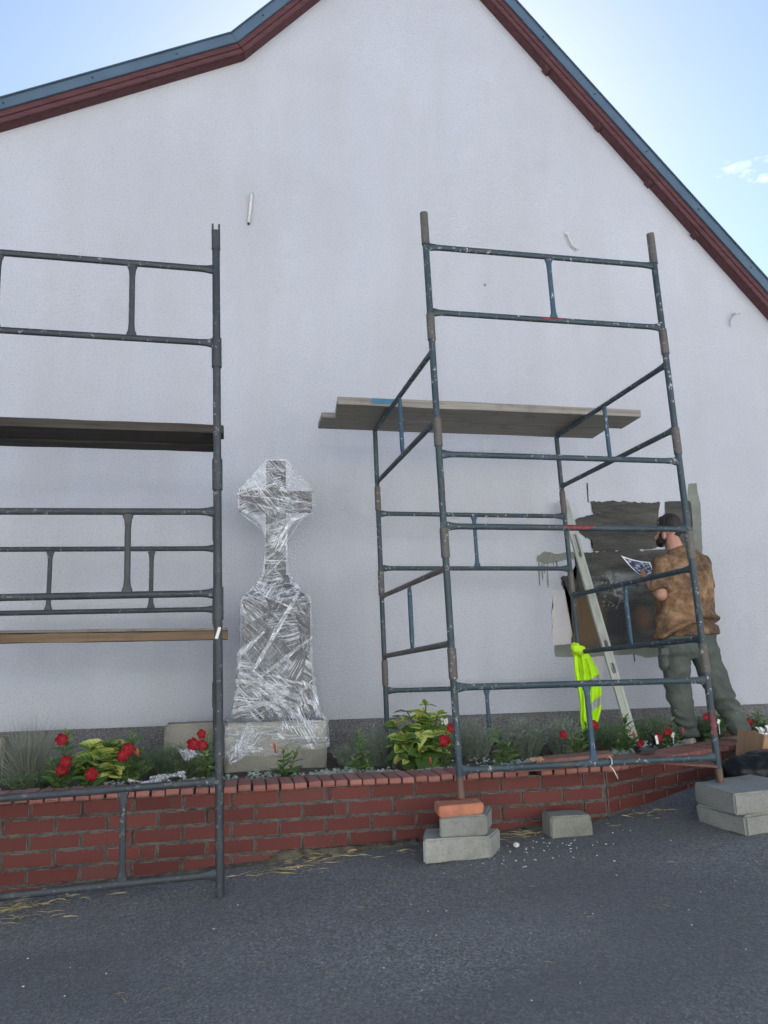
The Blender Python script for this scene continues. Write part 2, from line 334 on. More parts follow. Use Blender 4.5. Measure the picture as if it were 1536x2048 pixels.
def m_mural():
    n = N('mural_paint'); c = n.mix(n.ramp(n.noise(2.4, 6, 0.7, n.map((1, 1, 4.5)), 0.4), [(0.34, 0), (0.66, 1)]), (0.024, 0.026, 0.025), (0.088, 0.088, 0.074))
    sp = n.nd('ShaderNodeSeparateXYZ'); n.l(n.c, sp.inputs[0]); X, Z = sp.outputs[0], sp.outputs[2]
    wob = n.math('MULTIPLY', n.math('SUBTRACT', n.noise(4, 4, 0.65), 0.5), 0.5)
    def blob(cx, cz, rx, rz):
        dx = n.math('DIVIDE', n.math('SUBTRACT', X, cx), rx); dz = n.math('DIVIDE', n.math('SUBTRACT', Z, cz), rz)
        d = n.math('SQRT', n.math('ADD', n.math('MULTIPLY', dx, dx), n.math('MULTIPLY', dz, dz))); return n.math('ADD', d, wob)
    c = n.mix(n.ramp(blob(2.73, 1.42, 0.22, 0.30), [(0.55, 0.95), (1.15, 0)]), c, (0.125, 0.085, 0.045))
    c = n.mix(n.ramp(blob(3.24, 1.46, 0.12, 0.12), [(0.4, 0.6), (1.1, 0)]), c, (0.16, 0.085, 0.05))
    c = n.mix(n.ramp(blob(3.05, 1.42, 0.20, 0.22), [(0.5, 0.8), (1.1, 0)]), c, (0.022, 0.026, 0.030))
    hz = n.math('MULTIPLY', n.ramp(blob(3.05, 1.74, 0.36, 0.12), [(0.5, 0.9), (1.15, 0)]), n.ramp(n.noise(3, 5, 0.7, n.map((1, 1, 4))), [(0.40, 0), (0.62, 1)]))
    c = n.mix(hz, c, (0.26, 0.285, 0.27))
    wh = n.math('MULTIPLY', n.ramp(blob(2.99, 1.68, 0.15, 0.18), [(0.5, 1), (1.0, 0)]), n.ramp(n.noise(13, 3, 0.6, dist=1.5), [(0.54, 0), (0.60, 0.5)]))
    c = n.mix(wh, c, (0.44, 0.45, 0.43))
    c = n.mix(n.ramp(n.noise(95, 2, 0.6), [(0.64, 0), (0.72, 0.35)]), c, (0.28, 0.27, 0.25))
    nm = n.bump(n.noise(95, 2, 0.6), 0.005, 0.6)
    return n.fin(c, 0.75, nm, spec=0.3)
def m_paper():
    n = N('printed_paper'); uv = n.co.outputs['UV']; sp = n.nd('ShaderNodeSeparateXYZ'); n.l(uv, sp.inputs[0])
    f = n.noise(5, 4, 0.6, uv); pic = n.ramp(f, [(0.38, (0.02, 0.025, 0.045)), (0.50, (0.07, 0.08, 0.13)), (0.56, (0.5, 0.52, 0.6)), (0.66, (0.75, 0.76, 0.8))])
    dx = n.math('ABSOLUTE', n.math('SUBTRACT', sp.outputs[0], 0.5)); dy = n.math('ABSOLUTE', n.math('SUBTRACT', sp.outputs[1], 0.5))
    inn = n.math('LESS_THAN', n.math('MAXIMUM', dx, dy), 0.43)
    return n.fin(n.mix(inn, (0.82, 0.82, 0.84), pic), 0.5, spec=0.4)

STUCCO, PLINTH, ASPHALT, BRICK, COPING, MORTAR = m_stucco(), m_plinth(), m_asphalt(), m_brick(), m_coping(), m_mortar()
SMEAR = m_smear(); CONC_A = m_concrete('concrete_grey'); CONC_B = m_concrete('concrete_pale', (0.36, 0.365, 0.33)); CONC_C = m_concrete('concrete_aggregate', (0.34, 0.33, 0.28), 0.35)
STEEL_L = m_steel('steel_charcoal', (0.020, 0.027, 0.034), (0.036, 0.045, 0.053), (0.065, 0.060, 0.055), 0.35)
STEEL_R = m_steel('steel_blue_grey', (0.016, 0.034, 0.047), (0.034, 0.058, 0.070), (0.062, 0.058, 0.050), 0.7)
STEEL_B = m_steel('steel_blue', (0.020, 0.054, 0.088), (0.034, 0.080, 0.125), (0.06, 0.07, 0.08), 0.8)
STEEL_S = m_steel('steel_sleeve', (0.065, 0.062, 0.058), (0.10, 0.092, 0.082), (0.13, 0.085, 0.055), 0.5)
STEEL_D = m_steel('steel_sleeve_dark', (0.024, 0.030, 0.037), (0.042, 0.050, 0.056), (0.055, 0.055, 0.055), 0.4)
RUST = m_steel('steel_rust', (0.085, 0.050, 0.035), (0.14, 0.085, 0.06), (0.06, 0.05, 0.045), 0.4)
REDP = simple('red_spray', (0.21, 0.032, 0.036), 0.6, 0.5, 40)
WOOD_D = m_wood('plank_dark', (0.030, 0.028, 0.026), (0.080, 0.070, 0.058)); WOOD_B = m_wood('plank_brown', (0.13, 0.085, 0.05), (0.22, 0.155, 0.095), dirt=0.3)
WOOD_G = m_wood('plank_grey', (0.19, 0.175, 0.155), (0.33, 0.31, 0.275), dark=(0.10, 0.085, 0.07), dirt=0.5)
WOOD_W = m_wood('plank_weathered', (0.13, 0.12, 0.11), (0.24, 0.22, 0.195)); WOOD_R = m_wood('board_reddish', (0.17, 0.085, 0.06), (0.27, 0.155, 0.115), dirt=0.25)
FASCIA = m_wood('fascia_red', (0.070, 0.031, 0.036), (0.115, 0.052, 0.056), axis=0, grain=22, dark=(0.06, 0.03, 0.034), dirt=0.5)
FLASH = simple('flashing_metal', (0.085, 0.135, 0.185), 0.36, 0.15, 3, 0.0008, 20, spec=0.5)
ROOF = simple('roof_sheet', (0.10, 0.12, 0.14), 0.5)
SCREW = simple('screw_steel', (0.06, 0.07, 0.08), 0.4, metal=0.6)
CABLE = simple('white_cable', (0.66, 0.65, 0.62), 0.6, 0.2, 30)
GRANITE = N('dark_granite'); GRANITE = GRANITE.fin(GRANITE.ramp(GRANITE.noise(70, 3, 0.7), [(0.3, (0.010, 0.011, 0.011)), (0.55, (0.024, 0.024, 0.023)), (0.75, (0.060, 0.053, 0.042))]), 0.55, spec=0.5)
FILM = m_film(dens=[(0.0, .75), (0.15, .85), (0.19, 1), (0.31, 1), (0.335, .55), (0.50, .65), (0.52, 1), (0.60, 1), (0.63, .9), (0.78, 1), (0.83, .75), (0.89, .8), (1.0, .9)]); FILM_W = m_film('film_rope', 0.20, 0.8, 1.6); FILM_S = m_film('film_scrap', 0.16, 0.5, 0.8, (0.93, 0.94, 0.95))
SOIL = simple('soil', (0.15, 0.125, 0.10), 0.97, 0.5, 14, 0.012, 45, spec=0.1)
DIRT = simple('dirt', (0.13, 0.115, 0.085), 0.97, 0.55, 20, 0.010, 70, spec=0.1)
STRAW = simple('straw', (0.48, 0.40, 0.20), 0.75, 0.45, 9)
CHIP = simple('paint_chip', (0.62, 0.61, 0.58), 0.8, 0.25, 30)
LEAF_M = m_leaf('mandevilla_leaf', (0.060, 0.135, 0.035), (0.13, 0.22, 0.055), 0.34)
LEAF_T = m_leaf('young_leaf', (0.16, 0.26, 0.05), (0.26, 0.36, 0.09), 0.4)
LEAF_H = m_leaf('hydrangea_dark', (0.055, 0.12, 0.03), (0.11, 0.19, 0.045), 0.45)
STEM = simple('plant_stem', (0.07, 0.10, 0.03), 0.7)
LAV = m_leaf('lavender_green', (0.22, 0.28, 0.21), (0.34, 0.39, 0.32), 0.7, False); LAV2 = m_leaf('lavender_deep', (0.13, 0.21, 0.11), (0.22, 0.29, 0.17), 0.7, False)
GRASS = m_leaf('dry_grass', (0.21, 0.235, 0.185), (0.34, 0.35, 0.28), 0.7, False); SILV = m_leaf('silver_leaf', (0.26, 0.34, 0.28), (0.44, 0.50, 0.44), 0.7, False)
VARI = m_varieg()
def m_petal():
    n = N('red_petal'); sp = n.nd('ShaderNodeSeparateXYZ'); n.l(n.co.outputs['UV'], sp.inputs[0])
    c = n.ramp(sp.outputs[1], [(0.0, (0.40, 0.08, 0.05)), (0.14, (0.26, 0.004, 0.014)), (0.6, (0.20, 0.002, 0.009)), (1.0, (0.13, 0.0015, 0.006))])
    return n.fin(c, 0.5, n.bump(n.noise(50, 2), 0.002, 0.4), spec=0.15)
PETAL = m_petal(); WHITEF = simple('white_floret', (0.70, 0.70, 0.64), 0.7)
SKIN = simple('skin', (0.46, 0.245, 0.175), 0.55, 0.18, 30, 0.0008, 200); HAIR = simple('hair', (0.020, 0.015, 0.013), 0.65, 0.4, 60, 0.003, 160)
BEARD = simple('beard', (0.016, 0.013, 0.012), 0.75, 0.3, 60, 0.003, 200); SHIRT = m_shirt()
def m_trs():
    n = N('olive_cotton'); c = n.mix(n.ramp(n.noise(6, 4, 0.6), [(0.35, 0), (0.65, 1)]), (0.068, 0.082, 0.072), (0.105, 0.122, 0.107))
    c = n.mix(n.math('MULTIPLY', n.ramp(n.vor(16), [(0.05, 1), (0.075, 0)]), n.ramp(n.noise(3.5, 2), [(0.5, 0), (0.56, 1)])), c, (0.5, 0.5, 0.48))
    return n.fin(c, 0.88, n.bump(n.noise(16, 4, 0.6), 0.006, 0.6), spec=0.2)
TROUS = m_trs(); SHOE = simple('white_shoe', (0.52, 0.50, 0.44), 0.6, 0.3, 20); BLACKP = simple('black_plastic', (0.012, 0.013, 0.015), 0.35, 0.2)
PAPER = m_paper(); HIVIS = simple('hi_vis_yellow', (0.50, 0.84, 0.010), 0.7, 0.10, 6, 0.002, 120); REFL = simple('reflective_band', (0.34, 0.36, 0.35), 0.35, 0.15, 40)
ALU = m_wood('straightedge_alu', (0.30, 0.32, 0.28), (0.40, 0.415, 0.365), axis=2, grain=10, dark=(0.16, 0.17, 0.15), dirt=0.5); SLOT = simple('slot_trim', (0.20, 0.21, 0.19), 0.5)
CARD = m_wood('cardboard', (0.27, 0.17, 0.10), (0.37, 0.245, 0.15), axis=2, grain=6, dark=(0.2, 0.12, 0.07), dirt=0.3)
BAG = N('black_bag'); BAG = BAG.fin((0.008, 0.009, 0.011), 0.40, BAG.bump(BAG.noise(14, 4, 0.6), 0.008, 0.7), spec=0.25)
TISSUE = simple('white_tissue', (0.72, 0.72, 0.70), 0.8, 0.1); ORANGE = simple('orange_brick', (0.48, 0.19, 0.11), 0.9, 0.35, 18, 0.003, 80)
MURAL = m_mural(); UNDER = simple('under_paint', (0.21, 0.225, 0.19), 0.8, 0.3, 7, 0.005, 95); PRIMER = simple('pale_primer', (0.555, 0.535, 0.53), 0.85, 0.06, 4, 0.005, 95)
BOUNCE_PAVING = m_concrete('bounce_paving', (0.36, 0.365, 0.37)); BLUEP = simple('blue_paint_smear', (0.05, 0.17, 0.28), 0.7, 0.3, 15); WHITET = simple('white_tape', (0.68, 0.66, 0.60), 0.7, 0.1)

# ------------------------------------------------------------------ ground
mb = MB(); xs = [-600, -150, -60, -30, -18, -12, -8, -6, -4, -2, -1, 0, 1, 2, 3, 4, 6, 8, 12, 18, 30, 60, 150, 600]
mb.v = [V(x, y+2, g(x, y+2)) for x in xs for y in xs]; n_ = len(xs)
mb.f = [(i*n_+j, (i+1)*n_+j, (i+1)*n_+j+1, i*n_+j+1) for i in range(n_-1) for j in range(n_-1)]; mb.mi = [0]*len(mb.f)
tag(mb.build('asphalt_ground', ASPHALT, smooth=True), kind='structure')

mb = MB(); ys_ = [-26, -20, -16, -12, -9, -6.5, -3.0, -0.6]; xp = [-40, -25, -15, -8, -4, 0, 4, 8, 15, 25, 40]
mb.v = [V(x, y, g(x, y)+0.012) for x in xp for y in ys_]; n_ = len(ys_)
mb.f = [(i*n_+j, (i+1)*n_+j, (i+1)*n_+j+1, i*n_+j+1) for i in range(len(xp)-1) for j in range(n_-1)]; mb.mi = [0]*len(mb.f)
tag(mb.build('unseen_bounce_paving', BOUNCE_PAVING, smooth=True), kind='structure')          # unseen pale paving added behind the camera, bounces sun onto the gable

# unseen row of pale houses, added to throw sunlight back onto the shaded gable
BOUNCE_RENDER = simple('bounce_render', (0.78, 0.80, 0.82), 0.9, 0.06, 2); TILE = simple('roof_tile', (0.22, 0.08, 0.055), 0.8, 0.4, 20); GLASS = simple('window_glass', (0.03, 0.04, 0.05), 0.08); FRAME = simple('window_frame', (0.75, 0.75, 0.73), 0.5)
for i, (hx, hw, hh, lab) in enumerate(((-9.0, 11.0, 5.8, 'unseen pale house added to bounce sunlight, on the left when facing it from the gable'), (3.2, 12.0, 6.6, 'unseen tall pale house added to bounce sunlight, straight opposite the gable'), (15.5, 11.0, 5.9, 'unseen pale house added to bounce sunlight, on the right when facing it from the gable'))):
    hy = -7.6; hz = g(hx, hy); ho = empty('unseen_bounce_house', (hx, hy, hz), lab, 'house', 'unseen houses added to bounce sunlight')
    m = MB(); m.box((hx, hy-4, hz+hh/2-0.2), (hw, 8, hh+0.4)); wl_ = m.build('wall', BOUNCE_RENDER, ho)
    m = MB(); m.add([V(hx-hw/2-.3, hy+.5, hz+hh), V(hx+hw/2+.3, hy+.5, hz+hh), V(hx+hw/2+.3, hy-4, hz+hh+3.2), V(hx-hw/2-.3, hy-4, hz+hh+3.2), V(hx-hw/2-.3, hy-8.5, hz+hh), V(hx+hw/2+.3, hy-8.5, hz+hh)], [(0, 1, 2, 3), (3, 2, 5, 4), (0, 3, 4), (1, 5, 2), (0, 4, 5, 1)]); m.build('roof', TILE, ho)
    for fl_ in (1.6, 4.3):
        for k_ in range(4):
            wx = hx-hw/2+hw*(k_+.5)/4
            if fl_ < 2 and k_ == 1:
                m = MB(); m.box((wx, hy+.02, hz+1.05), (1.0, .08, 2.1)); m.build('door', FASCIA, ho); continue
            m = MB(); m.box((wx, hy+.015, hz+fl_), (1.1, .05, 1.4)); wn = m.build('window', FRAME, ho)
            for e in (-1, 1): m = MB(); m.box((wx+e*.26, hy+.042, hz+fl_), (.46, .012, 1.26)); m.build('pane', GLASS, wn)

# ------------------------------------------------------------------ house
YW = 5.70
house = empty('house', (1.5, YW, 0), 'pale grey rendered gable end of a house with red fascia boards', 'house')
JL = [V(-6.0, 0, 3.306), V(-0.039, 0, 6.269), V(1.52, 0, 7.98), V(6.2, 0, 2.55)]     # underside of the roof edge on the wall
mb = MB(); fr = [V(-6, 0, 0.74)] + JL + [V(6.2, 0, 0.74)]
front = [V(p.x, YW, p.z+(0.06 if 0 < i < 5 else 0)) for i, p in enumerate(fr)]; back = [V(p.x, YW+0.3, p.z) for p in front]
k = len(front); mb.add(front+back, [tuple(range(k)), tuple(range(2*k-1, k-1, -1))]+[(i, (i+1) % k, k+(i+1) % k, k+i) for i in range(k)])
mb.build('gable_wall', STUCCO, house)
mb = MB(); mb.box((0.1, YW+0.163, 0.40), (12.2, 0.29, 0.738)); mb.build('plinth', PLINTH, house)
for sx in (-6, 6.2):
    mb = MB(); mb.box((sx-(0.15 if sx > 0 else -0.15), YW+7.3, 1.6), (0.3, 14.0, 3.2 if sx < 0 else 2.4)); mb.build('side_wall', STUCCO, house)
mb = MB(); mb.box((0.1, YW+14.6, 1.6), (12.2, 0.3, 3.2)); mb.build('rear_wall', STUCCO, house)
def offs(line, d):
    out = []
    for i, p in enumerate(line):
        ns = []
        for a, b in ((i-1, i), (i, i+1)):
            if a >= 0 and b < len(line):
                t = (line[b]-line[a]).normalized(); ns.append(V(-t.z, 0, t.x))
        m = sum(ns, V(0, 0, 0)).normalized(); out.append(p + m*(d/max(m.dot(ns[0]), 0.3)))
    return out
def strip(name, mat, d0, d1, y0, y1, parent, segs=(0, 1, 2), gap=0.0):
    a, b = offs(JL, d0), offs(JL, d1); res = []
    for i in segs:
        q = [a[i], a[i+1], b[i+1], b[i]]; t = (JL[i+1]-JL[i]).normalized()*gap
        q = [q[0]+t, q[1]-t, q[2]-t, q[3]+t]
        m = MB(); m.add([V(p.x, y0, p.z) for p in q]+[V(p.x, y1, p.z) for p in q], [(0,1,2,3), (7,6,5,4), (0,4,5,1), (1,5,6,2), (2,6,7,3), (3,7,4,0)])
        res.append(m.build(name, mat, parent, bevel=0.003))
    return res
strip('soffit_board', FASCIA, -0.005, 0.020, YW-0.085, YW+0.0, house, gap=0.002)
strip('fascia_board', FASCIA, -0.008, 0.036, YW-0.105, YW-0.087, house, gap=0.002)
strip('fascia_board', FASCIA, 0.0385, 0.088, YW-0.112, YW-0.087, house, gap=0.002)
fl = strip('flashing', FLASH, 0.083, 0.168, YW-0.132, YW-0.116, house, gap=0.001)
strip('flashing_cap', FLASH, 0.1685, 0.177, YW-0.150, YW+0.10, house, gap=0.001)
strip('roof_panel', ROOF, 0.062, 0.167, YW-0.085, YW+15.2, house)
for i in (0, 1, 2):                                  # rafters' ends peep out below the right fascia, screws sit in the flashing
    A, B = offs(JL, 0.125)[i], offs(JL, 0.125)[i+1]; L_ = (B-A).length; q = 0.35
    while q < L_:
        p = A.lerp(B, q/L_); m = MB(); m.tube([(p.x, YW-0.131, p.z), (p.x, YW-0.138, p.z)], 0.008, 8); m.build('screw', SCREW, fl[i]); q += 0.72
t = (JL[3]-JL[2]).normalized()
for px_, py_ in ((1086, 155), (1190, 268), (1290, 380), (1382, 483), (1478, 585)):
    p = P(px_, py_, YW); m = MB(); rot = Matrix((( t.x, 0, -t.z), (0, 1, 0), (t.z, 0, t.x)))
    m.box((p.x+0.026, YW-0.042, p.z+0.051), (0.06, 0.075, 0.05), rot); m.build('purlin_end', FASCIA, house)
# cable stubs
def cab(pts, r=0.009):
    m = MB(); m.tube(pts, r, 8); return m.build('cable', CABLE, house, smooth=True)
q = P(503, 392, YW); c_ = cab([q+V(0.004, 0.01, 0.05), q+V(0.0, -0.020, 0), q+V(-0.006, -0.024, -0.10), q+V(-0.016, -0.022, -0.20), q+V(-0.02, -0.02, -0.262)], [0.006, 0.011, 0.014, 0.011, 0.010])
m = MB(); m.tube([q+V(-0.02, -0.02, -0.262), q+V(-0.0215, -0.02, -0.275)], 0.0095, 8); m.build('bare_end', BLACKP, c_)
q = P(1133, 470, YW); cab([q+V(0, 0.01, 0.02), q+V(0, -0.02, 0), q+V(0.01, -0.03, -0.06), q+V(0.04, -0.032, -0.12), q+V(0.085, -0.03, -0.15)])
m = MB(); m.box(q+V(0, -0.012, 0.005), (0.035, 0.02, 0.03)); m.build('cable_clip', CABLE, house, bevel=0.004)
q = P(1459, 650, YW); cab([q+V(0, -0.02, -0.02), q+V(0.006, -0.026, 0.05), q+V(0.035, -0.028, 0.10), q+V(0.10, -0.012, 0.125), q+V(0.12, 0.01, 0.12)])
m = MB(); m.tube([P(970, 570, YW)+V(0, 0.005, 0), P(970, 570, YW)+V(0, -0.004, 0)], [0.017, 0.012], 9); m.build('wall_plug', CONC_A, house)

# paint on the wall
def patch(name, px, mat, lift, jit=0.006, step=0.02, frq=30, fn=None):
    pts = [P(x, y, YW) for x, y in px]; out = []
    for i, a in enumerate(pts):
        b = pts[(i+1) % len(pts)]; L_ = (b-a).length; kk = max(1, int(L_/step)); t_ = (b-a).normalized(); nn = V(-t_.z, 0, t_.x)
        for s_ in range(kk):
            p = a.lerp(b, s_/kk); out.append(p + nn*(noise.noise(p*frq)*jit*2 + noise.noise(p*frq*0.25)*jit*2))
    bm = bmesh.new(); vs = [bm.verts.new(V(p.x, YW-lift, p.z)) for p in out]; bm.faces.new(vs)
    bmesh.ops.triangulate(bm, faces=bm.faces[:]); me = bpy.data.meshes.new(name)
    b0 = V(0, 0, 0); bm.to_mesh(me); bm.free(); me.transform(Matrix.Translation(-b0)); o = link(name, me, mat, house); o.location = -wloc(house); return o
patch('primer_patch', [(1104, 1180), (1185, 1178), (1190, 1300), (1104, 1302)], PRIMER, 0.002, 0.007)
patch('primer_patch', [(1158, 1306), (1206, 1306), (1208, 1362), (1160, 1362)], PRIMER, 0.002, 0.007)
patch('under_paint', [(1074, 1112), (1088, 1104), (1110, 1108), (1150, 1103), (1200, 1106), (1200, 1120), (1140, 1119), (1112, 1124), (1090, 1128), (1073, 1122)], UNDER, 0.0035, 0.004)
patch('under_paint', [(1108, 1290), (1340, 1282), (1340, 1311), (1290, 1316), (1270, 1309), (1180, 1314), (1110, 1313)], UNDER, 0.0035, 0.003)
patch('under_paint', [(1376, 968), (1392, 966), (1400, 1010), (1404, 1090), (1404, 1240), (1372, 1240)], UNDER, 0.0035, 0.003)
for x, y0, y1 in ((1077, 1120, 1170), (1083, 1122, 1158), (1094, 1124, 1174), (1087, 1124, 1145), (1105, 1122, 1130), (1112, 1122, 1133), (1267, 1308, 1322), (1174, 966, 1004), (1152, 1140, 1170)):
    w_ = 1.0; patch('paint_drip', [(x-w_, y0), (x+w_, y0), (x+w_+2, y1), (x+w_*0.5+1, y1+2), (x-w_+2, y1)], UNDER if x < 1110 else MURAL, 0.004, 0.0012, 0.012)
patch('mural_paint', [(1181, 1004), (1250, 1003), (1318, 1005), (1316, 1030), (1312, 1070), (1322, 1090), (1300, 1100), (1188, 1104), (1181, 1095), (1184, 1078), (1164, 1072), (1150, 1045), (1148, 1038), (1160, 1034), (1186, 1030)], MURAL, 0.0065, 0.006, 0.014, 45)
patch('mural_paint', [(1330, 1004), (1380, 1003), (1384, 1050), (1386, 1240), (1330, 1240)], MURAL, 0.0065, 0.005, 0.014, 45)
patch('mural_paint', [(1148, 1106), (1240, 1101), (1330, 1099), (1350, 1099), (1350, 1296), (1240, 1297), (1150, 1296), (1141, 1285), (1146, 1262), (1140, 1240), (1134, 1222), (1143, 1205), (1135, 1186), (1122, 1170), (1121, 1155), (1136, 1150), (1150, 1160)], MURAL, 0.008, 0.007, 0.012, 45)

# ------------------------------------------------------------------ planter: brick wall, coping, soil
YB = 4.06; C0 = V(-1.75, YB, 0); C1 = V(2.005, YB, 0); A2 = R(27.5); D2 = V(math.cos(A2), math.sin(A2), 0); L2W = 3.50; C2 = C1 + D2*L2W
wall = empty('brick_planter_wall', (1.0, YB, 0.1), 'low dark red brick retaining wall with tiled top edge, in front of the flower bed', 'brick wall')
TOP, PER, BH, BL = 0.520, 0.0747, 0.0625, 0.2365
def seg_frame(i): return (C0, V(1, 0, 0), V(0, -1, 0)) if i == 0 else (C1, D2, V(D2.y, -D2.x, 0))
# backing with mortar face
mb = MB()
inn = 0.22; n2 = V(-D2.y, D2.x, 0); mit = V(0, 1, 0) + n2; mit = mit*(inn/(1+n2.y)); rec = 0.010
def corner(d): return C1 + (V(0, 1, 0)+n2)*(d/(1+n2.y))
fa = [C0+V(0, rec, 0), corner(rec), C2+n2*rec]; fb = [C0+V(0, inn, 0), corner(inn), C2+n2*inn]
ring = fa + fb[::-1]; vs = [V(p.x, p.y, -0.1) for p in ring]+[V(p.x, p.y, TOP+0.006) for p in ring]
mb.add(vs, [(0,1,4,5), (1,2,3,4), (6,11,10,7), (7,10,9,8)]+[(i, (i+1) % 6, 6+(i+1) % 6, 6+i) for i in range(6)]); mb.build('mortar_core', MORTAR, wall)
bcache = {}
def brick_mesh(L_, H_, kind='b'):
    key = (round(L_, 3), round(H_, 3), kind)
    if key not in bcache:
        m = MB(); m.box((0, 0, 0), (key[0], 0.03, key[1])); me = m.mesh('brick')
        bm = bmesh.new(); bm.from_mesh(me); bmesh.ops.bevel(bm, geom=[e for e in bm.edges if all(v.co.y < 0 for v in e.verts)], offset=0.0024, segments=1, affect='EDGES'); bmesh.ops.recalc_face_normals(bm, faces=bm.faces[:])
        for f in bm.faces:
            if f.normal.y > -0.95 and f.normal.y < -0.2: f.material_index = 1           # mortar smeared on the arrises
        bm.to_mesh(me); bm.free()
        me.materials.append(BRICK); me.materials.append(SMEAR); bcache[key] = me
    return bcache[key]
def put_brick(i, s0, s1, row, joint=0.0125):
    o_, d_, n_ = seg_frame(i); L_ = s1-s0-joint
    if L_ < 0.02: return
    c = o_ + d_*((s0+s1)/2); gz = g(c.x, c.y-0.02)
    zt = TOP-row*PER; zb = max(zt-BH, gz-0.03)
    if zt < gz+0.008: return
    c = V(c.x, c.y, (zt+zb)/2) - n_*(0.0145) + n_*rnd(-0.0012, 0.0012)
    ang = math.atan2(d_.y, d_.x)
    M_ = Matrix.Translation(c) @ Euler((rnd(-.006, .006), rnd(-.006, .006), ang+rnd(-.005, .005))).to_matrix().to_4x4()
    place('brick', brick_mesh(L_, zt-zb), M_, wall)
cracks = {0: [0.352], 1: [0.318], 2: [0.265], 3: [0.284], 4: [0.262], 5: [0.270]}
cr_x = {r: P(px, 1600+r*28, YB).x for r, px in ((0, 345), (1, 318), (2, 263), (3, 281), (4, 263), (5, 268))}
crack2 = {0: P(663, 1583, YB).x, 1: P(670, 1610, YB).x, 2: P(662, 1640, YB).x, 3: P(664, 1668, YB).x}
J1 = 0.449; J2 = 0.567
for row in range(7):
    ph = J1 if row % 2 == 0 else J2
    s = ph - C0.x - 12*BL
    while s < C1.x-C0.x:
        s0, s1 = max(s, 0), min(s+BL, C1.x-C0.x+(-0.002))
        if s1 > 0 and s1-s0 > 0.03:
            x0, x1 = C0.x+s0, C0.x+s1; xm = (x0+x1)/2
            zt = TOP-row*PER
            if not (row >= 4 and 0.24 < xm < 0.86):            # the bottom course is eroded away here
                cuts = [c for c in (cr_x.get(row), crack2.get(row)) if c is not None and x0+0.03 < c < x1-0.03]
                pts = [s0]+[c-C0.x for c in cuts]+[s1]
                for q in range(len(pts)-1):
                    if row == 1 and q == 1 and cr_x[1] in cuts: put_brick(0, pts[q]+0.04, pts[q+1], row)      # broken-out corner
                    else:
                        a0 = 0.0045 if q > 0 else 0; put_brick(0, pts[q]-a0, pts[q+1]+(0.0045 if q < len(pts)-2 else 0), row)
        s += BL
    s = -(0.0 if row % 2 else BL*0.55)
    while s < L2W:
        put_brick(1, max(s, 0.004), min(s+BL, L2W), row); s += BL
# coping bricks on top (each 7 cm wide, overhanging)
cm = MB(); cm.box((0, 0, 0), (0.0625, 0.255, 0.026)); cme = cm.mesh('coping_brick'); bm = bmesh.new(); bm.from_mesh(cme)
bmesh.ops.bevel(bm, geom=bm.edges[:], offset=0.003, segments=1, affect='EDGES'); bmesh.ops.recalc_face_normals(bm, faces=bm.faces[:]); bm.to_mesh(cme); bm.free(); cme.materials.append(COPING)
cm2 = MB(); zz = [(-0.03125 + 0.0625*i/10) for i in range(11)]                     # the fluted drip edge under each coping brick
for i in range(10):
    cm2.add([V(zz[i], 0, 0), V(zz[i+1], 0, 0), V((zz[i]+zz[i+1])/2, 0, -0.006), V(zz[i], .012, 0), V(zz[i+1], .012, 0), V((zz[i]+zz[i+1])/2, .012, -0.006)], [(0,1,2), (3,5,4), (0,2,5,3), (1,4,5,2), (0,3,4,1)])
dme = cm2.mesh('drip_edge'); dme.materials.append(COPING)
s = 0.035
def put_cop(c, ang, sx=1.0):
    M_ = Matrix.Translation(c) @ Euler((rnd(-.012, .012)-0.035*0, rnd(-.01, .01), ang+rnd(-.02, .02))).to_matrix().to_4x4() @ Matrix.Diagonal((sx, 1, 1, 1))
    o = place('coping_brick', cme, M_, wall); d = bpy.data.objects.new('drip_edge', dme); col.objects.link(d); d.parent = o; d.location = (0, -0.1265, -0.0128)
while s < C1.x-C0.x-0.03:
    c = V(C0.x+s, YB+0.098+rnd(-.004, .004), 0.5430+rnd(-.0025, .0025)); s += 0.0702
    if abs(c.x-1.585) < 0.035: continue                 # one coping brick is missing
    put_cop(c, rnd(-.01, .01) - 0.0)
nfan = 5
for i in range(nfan):                                     # the fan round the corner
    a = A2*(i+0.5)/nfan; put_cop(V(C1.x-0.015+0.012*i, YB+0.10+0.004*i, 0.5430+rnd(-.001, .001)+0.0008*i), a, 0.62)
s = 0.085
while s < L2W-0.12:
    c = C1 + D2*s + n2*0.098; put_cop(V(c.x, c.y, 0.5430+rnd(-.0025, .0025)), A2); s += 0.0702
# eroded footing at the wall's foot
mb = MB(); nx = 90; prof = []
for i in range(nx+1):
    x = lerp(-1.75, 2.0, i/nx); gz = g(x, 4.0); w0 = 0.022+0.02*noise.noise(V(x*5, 0, 5)); h0 = 0.014+0.012*noise.noise(V(x*6, 2, 0))+0.006*noise.noise(V(x*25, 2, 0))
    prof.append([V(x, YB+0.03, gz-0.05), V(x, YB-w0-0.05, gz-0.03), V(x, YB-w0, gz+0.004), V(x, YB-0.003, gz+max(h0, 0.006)), V(x, YB+0.03, gz+max(h0, 0.006))])
mb.loft(prof); mb.build('wall_footing', DIRT, wall, smooth=True)
mb = MB(); prof = []
for i in range(41):
    x = lerp(0.17, 0.93, i/40); e = min(1, min(i, 40-i)/3); top = lerp(g(x, 4.0)+.01, 0.232+0.01*noise.noise(V(x*14, 3, 0)), e); yy = YB-0.004-0.010*e*(1+noise.noise(V(x*17, 1, 2)))
    prof.append([V(x, YB+0.02, 0.0), V(x, yy-0.012, g(x, 4)-0.02), V(x, yy, g(x, 4)+0.03), V(x, yy+0.006, top), V(x, YB+0.02, top)])
mb.loft(prof); mb.build('eroded_course', DIRT, wall, smooth=True)
